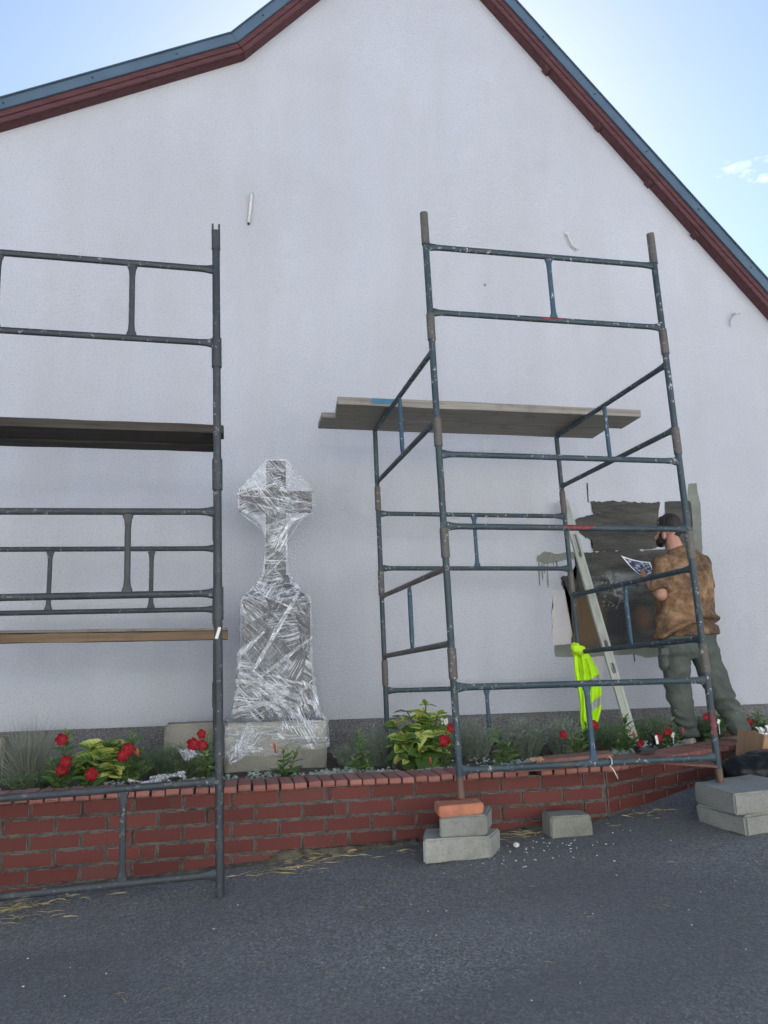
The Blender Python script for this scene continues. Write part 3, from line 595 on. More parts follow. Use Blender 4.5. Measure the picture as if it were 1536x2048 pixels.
# soil
mb = MB(); gx, gy = 120, 36
def soil_z(x, y): return 0.497 + 0.018*noise.noise(V(x*4, y*4, 0)) + 0.008*noise.noise(V(x*17, y*17, 3)) + 0.02*max(0, (y-5.2))
for i in range(gx+1):
    for j in range(gy+1):
        x = lerp(-6.0, 6.1, i/gx); y0 = YB+0.19 if x < C1.x else min(YB+0.19+(x-C1.x)*math.tan(A2), YW-0.01); y = lerp(y0, YW+0.02, j/gy); mb.v.append(V(x, y, soil_z(x, y)))
mb.f = [(i*(gy+1)+j, (i+1)*(gy+1)+j, (i+1)*(gy+1)+j+1, i*(gy+1)+j+1) for i in range(gx) for j in range(gy)]; mb.mi = [0]*len(mb.f)
tag(mb.build('flower_bed_soil', SOIL, smooth=True), kind='structure')

# ------------------------------------------------------------------ scaffolding
def flared(m, a, b, r, up, n=10, flare=1.55, ln=0.075):
    a, b = Vector(a), Vector(b); L_ = (b-a).length; t_ = (b-a)/L_; k_ = ln
    ss = [0, 0.015, k_*0.5, k_, L_-k_, L_-k_*0.5, L_-0.015, L_]; rr = [(flare*r, r*0.72), (flare*r, r*0.72), (1.2*r, r*0.9), (r, r), (r, r), (1.2*r, r*0.9), (flare*r, r*0.72), (flare*r, r*0.72)]
    m.tube([a+t_*s_ for s_ in ss], rr, n, ref=up)
class Tower:
    def __init__(s, name, label, Yf, Yb, L0, L1, R0, R1, zc, mats, lowL=0):
        # corners: functions of z for the four uprights (slightly out of plumb, as they stand)
        s.Yf, s.Yb = Yf, Yb; s.L0, s.L1, s.R0, s.R1 = L0, L1, R0, R1; s.mats = mats; s.zc = zc
        s.o = empty(name, (lerp(L0[0], R0[0], .5), (Yf+Yb)/2, zc[0]), label, 'scaffold tower')
    def at(s, side, fb, z):
        (a, b, za, zb) = s.L0 + s.L1 if side == 'L' else s.R0 + s.R1
        x = lerp(a, b, (z-za)/(zb-za)); return V(x, s.Yf if fb == 'F' else s.Yb, z)
    def post(s, side, fb, z0, z1, sleeve=True, r=0.0185, sl_top=0.155, mat=None):
        m = MB(); m.tube([s.at(side, fb, z0), s.at(side, fb, z1)], r, 14); p = m.build('post', mat or s.mats[0], s.o, auto=True)
        if sleeve:
            m = MB(); m.tube([s.at(side, fb, z0), s.at(side, fb, z0+sl_top)], r*1.28, 14); m.build('sleeve', s.mats[1], p, auto=True)
        return p
    def rail(s, A, B, r=0.0165, mat=None):
        m = MB(); d = (B-A).normalized(); flared(m, A+d*0.012, B-d*0.012, r, (0, 0, 1)); return m.build('rail', mat or s.mats[0], s.o, auto=True)
    def strut(s, A, B, inplane, mat=None, r=0.0145):
        m = MB(); flared(m, A, B, r, inplane, flare=1.7, ln=0.07); return m.build('strut', mat or s.mats[2], s.o, auto=True)
    def frame(s, z0, zl, zh, a, b, ts, extra=None):
        A0, A1 = s.at(*a, zl), s.at(*b, zl); B0, B1 = s.at(*a, zh), s.at(*b, zh)
        if extra: A0, A1, B0, B1 = [p+V(0, 0, e) for p, e in zip((A0, A1, B0, B1), extra)]
        s.rail(A0, A1); s.rail(B0, B1); ip = (A1-A0).normalized()
        for t_ in ts: s.strut(A0.lerp(A1, t_)+V(0, 0, 0.008), B0.lerp(B1, t_)-V(0, 0, 0.008), ip)
# right-hand tower
YF, YBK = 3.80, 5.28
kx = YF/3.88; sz = lambda z: EYE+(z-EYE)*kx
cR = [sz(z) for z in (0.466, 1.054, 1.695, 2.318, 2.946, 3.573)]
tR = Tower('scaffold_tower', 'blue-grey steel scaffold tower standing round the painter, propped on blocks at the front', YF, YBK, (1.119*kx, 1.039*kx), (cR[0], cR[5]), (2.585*kx, 2.502*kx), (cR[0], cR[5]), cR, (STEEL_R, STEEL_S, STEEL_B))
# at the back the uprights stand at the same spacing, a little further left
def atR(side, fb, z, _o=tR):
    if fb == 'F': (a, b), (za, zb) = (_o.L0, _o.L1) if side == 'L' else (_o.R0, _o.R1); return V(lerp(a, b, (z-za)/(zb-za)), YF, z)
    kb = YBK/5.4; a, b = (1.038*kb, 0.994*kb) if side == 'L' else (2.545*kb, 2.468*kb); return V(lerp(a, b, (z-0.65)/(2.85-0.65)), YBK, z)
tR.at = atR
H1 = cR[2]-cR[1]
for side in 'LR':
    for lv in range(5):
        z0, z1 = cR[lv], cR[lv+1]
        p = tR.post(side, 'F', z0, z1+0.12 if lv == 4 else z1+0.01, sleeve=lv > 0, mat=RUST if lv == 0 and False else None)
        if lv == 0:
            m = MB(); m.tube([tR.at(side, 'F', z0-0.003), tR.at(side, 'F', z0+(0.10 if side == 'L' else 0.07))], 0.0192, 12); m.build('bare_foot', RUST, p, auto=True)
        if lv == 4:
            m = MB(); m.tube([tR.at(side, 'F', z1-0.03), tR.at(side, 'F', z1+0.17)], 0.0235, 14); m.build('sleeve', STEEL_S, p, auto=True)
    kb = YBK/5.4; zb = [soil_z(atR(side, 'B', .5).x, YBK)-0.01] + [EYE+(z-EYE)*kb for z in (0.985, 1.630, 2.262)] + [EYE+(2.885-EYE)*kb]
    for lv in range(4): tR.post(side, 'B', zb[lv], zb[lv+1]+(0.0 if lv == 3 else 0.01), sleeve=lv > 0, r=0.0175, sl_top=0.17)
zR = lambda z: EYE+(z-EYE)*kx
tR.frame(0, zR(3.118), zR(3.530), ('L', 'F'), ('R', 'F'), (0.52,)); tR.frame(0, zR(1.866), zR(2.273), ('L', 'F'), ('R', 'F'), (0.035,) if False else ())
tR.frame(0, zR(0.598), zR(1.011), ('L', 'F'), ('R', 'F'), (0.505,))
zB_ = lambda z: EYE+(z-EYE)*kb
tR.frame(0, zB_(1.826), zB_(2.237), ('L', 'B'), ('R', 'B'), (0.5,)); tR.frame(0, zB_(0.56), zB_(0.948), ('L', 'B'), ('R', 'B'), (0.5,))
for side in 'LR':
    for (zl, zh, bl, bh) in ((1.238, 1.638, 1.190, 1.618), (2.470, 2.880, 2.478, 2.886)):
        A0, A1 = atR(side, 'F', zR(zl)), atR(side, 'B', zB_(bl)); B0, B1 = atR(side, 'F', zR(zh)), atR(side, 'B', zB_(bh))
        tR.rail(A0, A1, mat=STEEL_R if zl > 2 else STEEL_S if side == 'L' else STEEL_R); tR.rail(B0, B1, mat=STEEL_R if zl > 2 or side == 'R' else STEEL_S)
        tR.strut(A0.lerp(A1, .5)+V(0, 0, .006), B0.lerp(B1, .5)-V(0, 0, .006), (0, 1, 0))
def ringmark(tower, A, B, t0, t1, r, mat, name):
    m = MB(); m.tube([A.lerp(B, t0), A.lerp(B, (t0+t1)/2), A.lerp(B, t1)], r, 12); m.build(name, mat, tower.o, smooth=True)
def smear(A, B, t0, t1, r, mat, name, ang0, ang1, tower):
    """a thin patch of paint on part of a tube's surface, with a ragged edge"""
    m = MB(); d = (B-A).normalized(); a = V(0, -1, 0); a = (a-d*a.dot(d)).normalized(); b = d.cross(a); nn, na = 14, 6
    for i in range(nn+1):
        t_ = lerp(t0, t1, i/nn); c = A.lerp(B, t_); w_ = math.sin(math.pi*min(max(i/nn, .03), .97))**0.4*(0.75+0.35*noise.noise(V(i*1.7, r*99, t0*9)))
        for j in range(na+1):
            mid, hw = (ang0+ang1)/2, (ang1-ang0)/2*w_; an = mid+hw*(2*j/na-1); m.v.append(c+(a*math.cos(an)+b*math.sin(an))*r)
    m.f = [(i*(na+1)+j, (i+1)*(na+1)+j, (i+1)*(na+1)+j+1, i*(na+1)+j+1) for i in range(nn) for j in range(na)]; m.mi = [0]*len(m.f); m.build(name, mat, tower.o, smooth=True)
smear(atR('R', 'F', cR[0]), atR('R', 'F', cR[1]), 0.42, 0.66, 0.0195, REDP, 'red_mark', -1.2, 0.5, tR)
smear(atR('L', 'F', zR(1.866)), atR('R', 'F', zR(1.866)), 0.47, 0.60, 0.0172, REDP, 'red_mark', -1.3, 0.9, tR)
smear(atR('L', 'F', zR(3.118)), atR('R', 'F', zR(3.118)), 0.46, 0.56, 0.0172, REDP, 'red_mark', -1.3, 0.6, tR)
smear(atR('L', 'F', cR[3]), atR('L', 'F', cR[2]), 0.30, 0.46, 0.0192, REDP, 'red_mark', -1.5, -0.6, tR)
smear(atR('L', 'F', cR[5]), atR('L', 'F', cR[4]), 0.22, 0.50, 0.0192, REDP, 'red_mark', -1.5, -1.0, tR)

# left-hand tower
kl = 1.0; cL = [0.150, 0.727, 1.362, 1.992, 2.627, 3.276]; YFL, YBL = 3.66, 5.13
tL = Tower('scaffold_tower', 'charcoal steel scaffold tower cut off by the left edge of the picture', YFL, YBL, (0, 0), (0, 1), (0, 0), (0, 1), cL, (STEEL_L, STEEL_D, STEEL_L))
def atL(side, fb, z):
    x = lerp(-0.066, -0.150, (z-0.146)/(3.3-0.146)); x = x if fb == 'F' else lerp(-0.135, -0.178, (z-0.5)/(2.6-0.5)); return V(x-(1.46 if side == 'L' else 0), YFL if fb == 'F' else YBL, z)
tL.at = atL; tL.o.location = (-0.8, 4.4, 0.15)
for side in 'LR':
    for lv in range(5):
        z0 = max(cL[lv], g(atL(side, 'F', 0).x, YFL)) if lv == 0 else cL[lv]; p = tL.post(side, 'F', z0, cL[lv+1]+0.01 if lv < 4 else cL[5]-0.0, sleeve=lv > 0, r=0.0195)
        if lv == 4:
            q = atL(side, 'F', cL[5]); m = MB(); m.tube([q, atL(side, 'F', cL[5]+0.105)], 0.0225, 14); sl_ = m.build('sleeve', STEEL_D, p, auto=True)
            for e in (-1, 1): m = MB(); m.box(atL(side, 'F', cL[5]+0.12)+V(e*0.0165, 0, 0), (0.010, 0.034, 0.04)); m.build('prong', STEEL_D, p)
    zz_ = [soil_z(-0.15, YBL)-0.01, 0.885, 1.47-0.05, 1.98, 2.575]
    for lv in range(4): tL.post(side, 'B', zz_[lv], zz_[lv+1], sleeve=lv > 0, r=0.0175, sl_top=0.16)
d3 = 0.415/1.46
tL.frame(0, 2.757, 3.163, ('L', 'F'), ('R', 'F'), (d3, 1-d3), (0.008, 0, 0.01, 0)); tL.frame(0, 1.488, 1.884, ('L', 'F'), ('R', 'F'), (d3, 1-d3), (-0.022, 0, -0.02, 0)); tL.frame(0, 0.243, 0.635, ('L', 'F'), ('R', 'F'), (d3, 1-d3), (-0.045, 0, -0.04, 0))
tL.frame(0, 1.518, 1.925, ('L', 'B'), ('R', 'B'), (d3, 1-d3), (-0.015, 0, -0.015, 0))
for side in 'LR':
    for zl, zh in ((0.90, 1.30), (2.155, 2.565)):
        A0, A1 = atL(side, 'F', zl), atL(side, 'B', zl); B0, B1 = atL(side, 'F', zh), atL(side, 'B', zh); tL.rail(A0, A1); tL.rail(B0, B1); tL.strut(A0.lerp(A1, .5), B0.lerp(B1, .5), (0, 1, 0))
m = MB(); q = P(436, 1266, YFL-0.0225); m.box(q, (0.014, 0.004, 0.055), Euler((0, 0.28, 0)).to_matrix()); m.build('tape_strip', WHITET, tL.o)

# planks
def plank(name, label, x0, x1, y0, y1, z0, z1, mat, tilt=0.0, seed=0, dx=(0, 0, 0, 0), group=None, dz=0.0):
    m = MB(); nx = 14; rings = []
    for i in range(nx+1):
        t_ = i/nx; j = lambda k_: 0.004*noise.noise(V(t_*7+seed*3.3, k_*2.1, seed))
        xa = lambda y_k: lerp(x0+dx[0]*(1-y_k)+dx[1]*y_k, x1+dx[2]*(1-y_k)+dx[3]*y_k, t_); zz = dz*t_
        rings.append([V(xa(0), y0+j(0), z0+j(1)+zz), V(xa(1), y1+j(2), z0+j(3)+zz), V(xa(1), y1+j(4), z1+j(5)+zz), V(xa(0), y0+j(6), z1+j(7)+zz)])
    m.loft(rings); o = m.build(name, mat, None, bevel=0.002, origin=((x0+x1)/2, (y0+y1)/2, z0)); return tag(o, label, 'plank', group)
ZP = zB_(2.886)+0.019
a1, a2, b1, b2 = PZ(675, 808, ZP), PZ(1290, 829, ZP), PZ(650, 846, ZP), PZ(1240, 855, ZP)
p1 = plank('scaffold_plank', 'grey platform plank with a blue paint smear, nearer of two on the blue-grey tower', a1.x, a2.x, a1.y, a1.y+0.285, ZP, ZP+0.055, WOOD_G, seed=1, dx=(0, 0.02, 0, 0.0))
plank('scaffold_plank', 'grey wooden platform plank against the wall, farther of the two on the blue-grey tower', a1.x-0.075, a2.x-0.11, a1.y+0.292, a1.y+0.56, ZP, ZP+0.040, WOOD_G, seed=2)
m = MB(); q = PZ(765, 800, ZP+0.02); m.box((P(768, 802, a1.y).x, a1.y-0.0045, ZP+0.032), (0.17, 0.002, 0.036)); m.build('paint_smear', BLUEP, p1)
ZL = 2.565+0.019; f1 = PZ(430, 866, ZL); f2 = PZ(430, 905, ZL); wl = (f2.y-f1.y)
rx = P(447, 860, f1.y).x
for i in range(3):
    y0 = f1.y+wl*i/3
    plank('scaffold_plank', ('dark weathered platform plank on the charcoal tower, nearest the camera of three', 'dark weathered platform plank on the charcoal tower, middle one of three', 'dark weathered platform plank on the charcoal tower, nearest the house wall of three')[i], -1.75, rx-(0, .03, .05)[i], y0, y0+wl/3-0.008, ZL+(0, 0.012, -0.0)[i], ZL+0.056, WOOD_D, seed=5+i)
ZK = 1.30+0.019
q0 = P(455, 1281, 4.95)
plank('scaffold_plank', 'single brown plank lying low across the charcoal tower at chest height', -1.80, q0.x, 4.95, 5.09, ZK-0.006, ZK+0.046, WOOD_B, seed=11, dz=0.0)
plank('thin_board', 'thin weathered grey board lying on the low brown plank', -1.78, q0.x+0.0, 4.945, 5.07, ZK+0.051, ZK+0.069, WOOD_W, seed=13)

# ------------------------------------------------------------------ blocks under the towers and about
def block(name, label, quad, z0, z1, mat, seed, chip=0.012, bev=0.008, parent=None, cat='concrete block', taper=0.0):
    """a cast block: base outline given by four ground points, with worn edges and knocked corners"""
    m = MB(); c = sum(quad, V(0, 0, 0))/4
    m.v = [V(p.x, p.y, z0) for p in quad] + [V(c.x+(p.x-c.x)*(1-taper), c.y+(p.y-c.y)*(1-taper), z1) for p in quad]
    m.f = [(3, 2, 1, 0), (4, 5, 6, 7), (0, 1, 5, 4), (1, 2, 6, 5), (2, 3, 7, 6), (3, 0, 4, 7)]; m.mi = [0]*6
    me = m.mesh(name, V(c.x, c.y, z0)); bm = bmesh.new(); bm.from_mesh(me)
    bmesh.ops.bevel(bm, geom=bm.edges[:], offset=bev, segments=2, affect='EDGES'); bmesh.ops.recalc_face_normals(bm, faces=bm.faces[:])
    bmesh.ops.subdivide_edges(bm, edges=bm.edges[:], cuts=3, use_grid_fill=True)
    zmin = min(v.co.z for v in bm.verts)
    for v in bm.verts:
        p = v.co*9 + V(seed*7.1, 0, 0); d = noise.noise(p)*0.004 + noise.noise(p*4)*0.0018
        e = abs(noise.noise(v.co*14+V(0, seed, 0)));
        rim = min(abs(v.co.z-zmin), abs(v.co.z-(z1-z0)))
        v.co += v.normal*(d - (chip*max(0, e-0.35) if rim < 0.02 else 0)); v.co.z = max(v.co.z, 0.0005)
    bm.to_mesh(me); bm.free(); me.polygons.foreach_set('use_smooth', [True]*len(me.polygons)); me.set_sharp_from_angle(angle=R(28))
    o = link(name, me, mat); o.location = (c.x, c.y, z0); WL[o.name] = V(c.x, c.y, z0)
    return tag(o, label, cat)
def quad_px(pts, z): return [PZ(x, y, z) for x, y in pts]
zg = g(1.03, 3.82)
block('concrete_block', 'wide pale concrete block with broken right corner, bottom of the stack beneath the orange brick', [V(.872, 3.70, 0), V(1.20, 3.685, 0), V(1.285, 3.80, 0), V(1.02, 4.0, 0)][:2]+[V(1.30, 3.83, 0), V(0.94, 3.95, 0)], zg-0.008, 0.318, CONC_B, 1, 0.03)
block('concrete_block', 'smooth grey concrete block in the middle of the stack beneath the orange brick', [V(.955, 3.705, 0), V(1.188, 3.69, 0), V(1.285, 3.90, 0), V(1.03, 3.925, 0)], 0.3195, 0.415, CONC_A, 2, 0.010)
m = None
ob = block('loose_brick', 'single pale orange brick, topmost of the stack, carrying a scaffold foot', [V(.945, 3.665, 0), V(1.180, 3.70, 0), V(1.200, 3.845, 0), V(0.962, 3.81, 0)], 0.4165, 0.468, ORANGE, 3, 0.02, 0.006, cat='brick')
zt = cR[0]
lb = [V(2.40, 3.83, 0), V(2.448, 3.50, 0), V(2.95, 3.60, 0), V(2.90, 3.96, 0)]
zg2 = min(g(p.x, p.y) for p in lb)
block('concrete_block', 'grey concrete kerb block at bottom right, lower of the pair beneath the scaffold foot', lb, zg2-0.004, 0.376, CONC_A, 4, 0.03, 0.012, taper=-0.04)
block('concrete_block', 'pale chipped concrete block at bottom right, upper of the pair carrying the scaffold foot', [V(2.405, 3.845, 0), V(2.385, 3.48, 0), V(2.89, 3.575, 0), V(2.86, 4.00, 0)], 0.3775, zt, CONC_A, 5, 0.02, 0.008)
lq = [V(1.574, 3.84, 0), V(1.80, 3.825, 0), V(1.805, 3.97, 0), V(1.58, 3.98, 0)]
block('concrete_block', 'small concrete block standing alone on the asphalt before the brick wall', lq, g(1.7, 3.83)-0.006, 0.356, m_concrete('concrete_mossy', (0.25, 0.26, 0.22)), 6, 0.02, 0.007, taper=0.03)
block('concrete_block', 'pale rough concrete block in the flower bed behind the charcoal upright', [V(-0.475, 5.30, 0), V(-0.06, 5.29, 0), V(-0.06, 5.50, 0), V(-0.475, 5.50, 0)], 0.49, 0.778, CONC_C, 7, 0.02, 0.014)
q = P(9, 1475, 5.0); block('concrete_block', 'concrete block at the left picture edge behind the grass', [V(q.x-0.3, 5.0, 0), V(q.x, 5.0, 0), V(q.x, 5.2, 0), V(q.x-0.3, 5.2, 0)], 0.49, q.z, CONC_C, 8, 0.02, 0.012)

# ------------------------------------------------------------------ wayside cross wrapped in film
MC = V(0.240, 5.24, 0)
mon = empty('wayside_cross', (MC.x, MC.y, 0.49), 'dark stone cross on a pedestal, wrapped all over in clear stretch film', 'monument')
def sect(z, hx, hy, yo=0.0, xo=0.0): return [V(MC.x+xo+sx*hx, MC.y+yo+sy*hy, z) for sx, sy in ((-1, -1), (1, -1), (1, 1), (-1, 1))]
bl = block('base', None, [V(-0.078, 4.99, 0), V(0.563, 4.99, 0), V(0.563, 5.5, 0), V(-0.078, 5.5, 0)], 0.47, 0.792, CONC_C, 9, 0.03, 0.014)
del bl['category']
bl.parent = mon; bl.location = bl.location - mon.location; WL[bl.name] = V(0, 0, 0)
def lf(name, secs, mat=GRANITE, bev=0.006):
    m = MB(); m.loft(secs); return m.build(name, mat, mon, bevel=bev)
lf('pedestal', [sect(0.793, .258, .215), sect(0.86, .258, .215), sect(0.89, .244, .20), sect(1.12, .232, .19), sect(1.17, .226, .185)])
lf('inscription_block', [sect(1.171, .224, .18), sect(1.572, .224, .18)])
lf('cap', [sect(1.573, .215, .175), sect(1.60, .205, .165), sect(1.655, .135, .125), sect(1.69, .105, .10)])
lf('collar', [sect(1.691, .10, .09), sect(1.735, .09, .08), sect(1.755, .078, .07)])
lf('cross', [sect(1.756, .072, .062), sect(1.95, .066, .058), sect(2.209, .066, .058)])
lf('cross_arm', [sect(2.21, .253, .060), sect(2.348, .253, .060)])
lf('cross_head', [sect(2.349, .067, .058), sect(2.565, .067, .058)])
KEYS = [(0.60, .333, .268), (0.70, .333, .268), (0.79, .332, .267), (0.825, .284, .235), (0.90, .270, .225), (1.0, .256, .212), (1.10, .245, .203), (1.17, .238, .20), (1.30, .234, .195), (1.55, .234, .19), (1.59, .228, .185), (1.63, .185, .16), (1.69, .130, .118), (1.76, .096, .085), (1.85, .078, .072), (1.95, .074, .068), (2.06, .078, .066), (2.12, .120, .066), (2.20, .255, .068), (2.215, .262, .070), (2.345, .262, .070), (2.36, .250, .070), (2.42, .198, .068), (2.56, .080, .066), (2.574, .074, .064)]
def hull(z):
    for (z0, a0, b0), (z1, a1, b1) in zip(KEYS, KEYS[1:]):
        if z <= z1: t_ = max(0, (z-z0)/(z1-z0)); return lerp(a0, a1, t_), lerp(b0, b1, t_)
    return KEYS[-1][1:]
def hull_pt(u, z, o=0.0):
    a, b = hull(z); p_ = (u % 1.0)*4; e = int(p_); f = p_-e
    a += o; b += o
    xy = [(-a+2*a*f, -b), (a, -b+2*b*f), (a-2*a*f, b), (-a, b-2*b*f)][e]
    return V(MC.x+xy[0], MC.y+xy[1], z)
mb = MB(); NU, NV = 120, 190
for i in range(NV+1):
    z = lerp(KEYS[0][0], KEYS[-1][0], i/NV)
    for j in range(NU):
        u = j/NU; ph_ = z*2.2+u*3
        p = hull_pt(u, z, 0.003); d = (p-V(MC.x, MC.y, z)).normalized()
        p += d*(0.003*noise.noise(p*9)+0.006*abs(noise.noise(V(p.x*24+p.z*19, p.y*20, p.z*12-p.x*14)))+0.003*noise.noise(p*45))
        if i < 5: p.z += 0.05*noise.noise(V(u*14, 3, 1))+0.06*(p.x-MC.x)
        mb.v.append(p)
mb.f = [(i*NU+j, i*NU+(j+1) % NU, (i+1)*NU+(j+1) % NU, (i+1)*NU+j) for i in range(NV) for j in range(NU)]; mb.mi = [0]*len(mb.f)
film = mb.build('stretch_film', FILM, mon, smooth=True)
def ribbon(m, pts, wd, twist=0.0):
    n0 = len(m.v)
    for i, (p, nrm_) in enumerate(pts):
        t_ = (pts[min(i+1, len(pts)-1)][0]-pts[max(i-1, 0)][0]).normalized(); s_ = nrm_.cross(t_).normalized(); k_ = wd*(0.35+0.65*abs(math.sin(math.pi*(i/(len(pts)-1))*0.9+0.2)))*(0.8+0.4*noise.noise(p*13))
        m.v += [p - s_*k_/2, p + nrm_*(0.002+0.05*k_), p + s_*k_/2]
    for i in range(len(pts)-1):
        for j in (0, 1): a = n0+i*3+j; m.f.append([a, a+1, a+4, a+3]); m.mi.append(0)
def band(m, u0, z0, u1, z1, wd, o=0.008, n=26, wav=0.01):
    pts = []
    for i in range(n+1):
        t_ = i/n; u = lerp(u0, u1, t_); z = lerp(z0, z1, t_)+wav*noise.noise(V(t_*4, z0*9, u0*5)); p = hull_pt(u, z, o+0.006*abs(noise.noise(V(t_*9, z0, 7))))
        q_ = hull_pt(u, z, o+0.05); nn_ = (q_-p).normalized() if (q_-p).length > 1e-6 else V(0, -1, 0); nn_ = (nn_+V(0, -0.6, 0)).normalized() if (u % 1) < .25 else nn_; pts.append((p, nn_))
    ribbon(m, pts, wd)
mr = MB(); rs = random.Random(3)
for k_ in range(16):                                     # ropes and pleats of film going round the pedestal and the cross
    zone = rs.random()
    if zone < 0.40: z = rs.uniform(0.82, 1.15); sl = rs.choice([-1, 1])*rs.uniform(0.05, 0.45); wd = rs.uniform(0.010, 0.045)
    elif zone < 0.78: z = rs.uniform(1.70, 2.12); sl = rs.choice([-1, 1])*rs.uniform(0.05, 0.25); wd = rs.uniform(0.008, 0.030)
    elif zone < 0.92: z = rs.uniform(2.13, 2.5); sl = rs.choice([-1, 1])*rs.uniform(0.02, 0.22); wd = rs.uniform(0.006, 0.020)
    else: z = rs.uniform(0.64, 0.79); sl = rs.uniform(-0.04, 0.04); wd = rs.uniform(0.010, 0.030)
    u = rs.uniform(-0.15, 0.15); ln = rs.uniform(0.12, 0.40)
    band(mr, u, min(max(z, .63), 2.55), u+ln, min(max(z+sl, .63), 2.55), wd)
def bandpx(x0, y0, x1, y1, wd, Y=4.99, sag=0.0):
    a, b = P(x0, y0, Y), P(x1, y1, Y); pts = []
    for i in range(21):
        t_ = i/20; p = a.lerp(b, t_); zc_ = min(max(p.z, .62), 2.57); p = V(p.x, MC.y-hull(zc_)[1]-0.014, p.z-sag*math.sin(math.pi*t_)); pts.append((p, V(0, -1, 0)))
    ribbon(mr, pts, wd)
for a in ((600, 1180, 505, 1345, .042), (497, 1365, 625, 1450, .032), (486, 1258, 520, 1290, .008), (486, 1262, 530, 1305, .008), (486, 1268, 524, 1312, .007), (497, 1192, 560, 1160, .016), (530, 1050, 578, 1085, .032), (578, 1100, 530, 1150, .012), (615, 1015, 570, 1085, .008), (480, 1015, 545, 1065, .010), (495, 975, 560, 1040, .006), (540, 935, 590, 1010, .010), (560, 915, 610, 975, .006), (532, 920, 485, 975, .010), (575, 925, 618, 975, .006), (640, 1440, 500, 1470, .014), (648, 1455, 480, 1452, .02), (645, 1475, 470, 1462, .012), (540, 1195, 600, 1170, .012), (620, 1420, 540, 1390, .014), (590, 1400, 630, 1355, .02)):
    bandpx(*a)
# loose tail of film trailing off the base at left
for k_ in range(7):
    a, b = P(500+k_*4, 1445+k_*3, 4.96), P(452+k_*1.5, 1505+k_*4, 4.90); pts = []
    for i in range(13):
        t_ = i/12; p = a.lerp(b, t_)+V(0, -0.012*k_*0.3, -0.03*math.sin(math.pi*t_)+0.015*noise.noise(V(t_*3, k_, 0))); pts.append((p, V(0.3, -1, 0.2).normalized()))
    ribbon(mr, pts, 0.02)
for (x0, y0, x1, y1) in ((462, 1490, 482, 1503), (468, 1478, 500, 1494)):
    a, b = P(x0, y0, 4.975), P(x1, y1, 4.975); ribbon(mr, [(a.lerp(b, i/8), V(0, -1, 0.2).normalized()) for i in range(9)], 0.022)
mr.build('film_ropes', FILM_W, mon, smooth=True)
film.name = 'stretch_film'
def scrap(label, c, size, seed, parent=None):
    m = MB(); n_ = 26
    for i in range(n_+1):
        for j in range(n_+1):
            u, v_ = i/n_-.5, j/n_-.5; q = V(u*3+seed, v_*3, 0); f = noise.noise_vector(q*0.9)*0.85+noise.noise_vector(q*2.2)*0.22
            m.v.append(V(c.x+size[0]*(u+f.x*.55), c.y+size[1]*(v_*.9+f.y*.5), c.z+size[2]*(0.35+f.z*.8+0.10*noise.noise(q*4))))
    m.f = [(i*(n_+1)+j, (i+1)*(n_+1)+j, (i+1)*(n_+1)+j+1, i*(n_+1)+j+1) for i in range(n_) for j in range(n_)]; m.mi = [0]*len(m.f)
    zm = min(v.z for v in m.v)
    for v in m.v: v.z += c.z-zm
    return tag(m.build('film_scrap', FILM_S, None, smooth=True, origin=c), label, 'plastic scrap')
c = PZ(325, 1553, 0.545); scrap('crumpled clear film scrap lying at the coping between the yellow leaves and the lavender', V(c.x, 4.36, 0.515), (0.20, 0.14, 0.10), 1)
c = P(385, 1490, 4.75); scrap('wisp of clear film caught over the lavender beside red flowers', V(c.x, 4.72, 0.60), (0.15, 0.10, 0.10), 4)
c = P(1308, 1475, 4.8); scrap('small pale plastic bag standing among plants between the painter\'s feet', V(c.x, 4.95, 0.52), (0.06, 0.06, 0.07), 8)

# ------------------------------------------------------------------ plants
def leaf_mesh(name, L_, W_, mat, curl=0.25, fold=0.25, nseg=6, prof=None, notch=0):
    m = MB(); m.uv = []; prof = prof or (lambda t_: math.sin(math.pi*min(1, t_**0.75))**0.8)
    for i in range(nseg+1):
        t_ = i/nseg; w_ = W_/2*max(prof(t_), 0.03); z = -curl*L_*t_*t_; y = L_*t_*(1-0.25*curl*t_)
        for s_ in (-1, -0.5, 0, 0.5, 1):
            zz = (abs(s_)*w_*fold) - (0.12*w_ if abs(s_) == 1 else 0) + (0.05*w_*math.sin(i*2.4+s_) if notch else 0)
            m.v.append(V(s_*w_, y, z+zz)); m.uv.append((0.5+0.5*s_, t_))
    m.f = [(i*5+j, i*5+j+1, (i+1)*5+j+1, (i+1)*5+j) for i in range(nseg) for j in range(4)]; m.mi = [0]*len(m.f)
    me = m.mesh(name, None, True); me.materials.append(mat); return me
HL = [leaf_mesh('leaf', 0.112, 0.064, VARI, c_, f_, 7, lambda t_: (math.sin(math.pi*t_**0.8))**0.75, 1) for c_, f_ in ((.25, .3), (.5, .2), (.1, .45))]
HD = [leaf_mesh('leaf', 0.112, 0.062, LEAF_H, c_, f_, 6, lambda t_: (math.sin(math.pi*t_**0.8))**0.75, 1) for c_, f_ in ((.3, .3), (.5, .2))]
ML = [leaf_mesh('leaf', 0.075, 0.026, LEAF_M, c_, f_, 5) for c_, f_ in ((.2, .35), (.45, .25), (.05, .5))]
MT = [leaf_mesh('leaf', 0.055, 0.016, LEAF_T, c_, .5, 4) for c_ in (.1, .3)]
def leaf_mat(p, dirv, up, s=1.0, roll=0.0):
    y = dirv.normalized(); z = (up - y*up.dot(y)); z = z.normalized() if z.length > 1e-4 else V(0, 0, 1); x = y.cross(z)
    M_ = Matrix(((x.x, y.x, z.x, p.x), (x.y, y.y, z.y, p.y), (x.z, y.z, z.z, p.z), (0, 0, 0, 1)))
    return M_ @ Matrix.Rotation(roll, 4, 'Y') @ Matrix.Scale(s, 4)
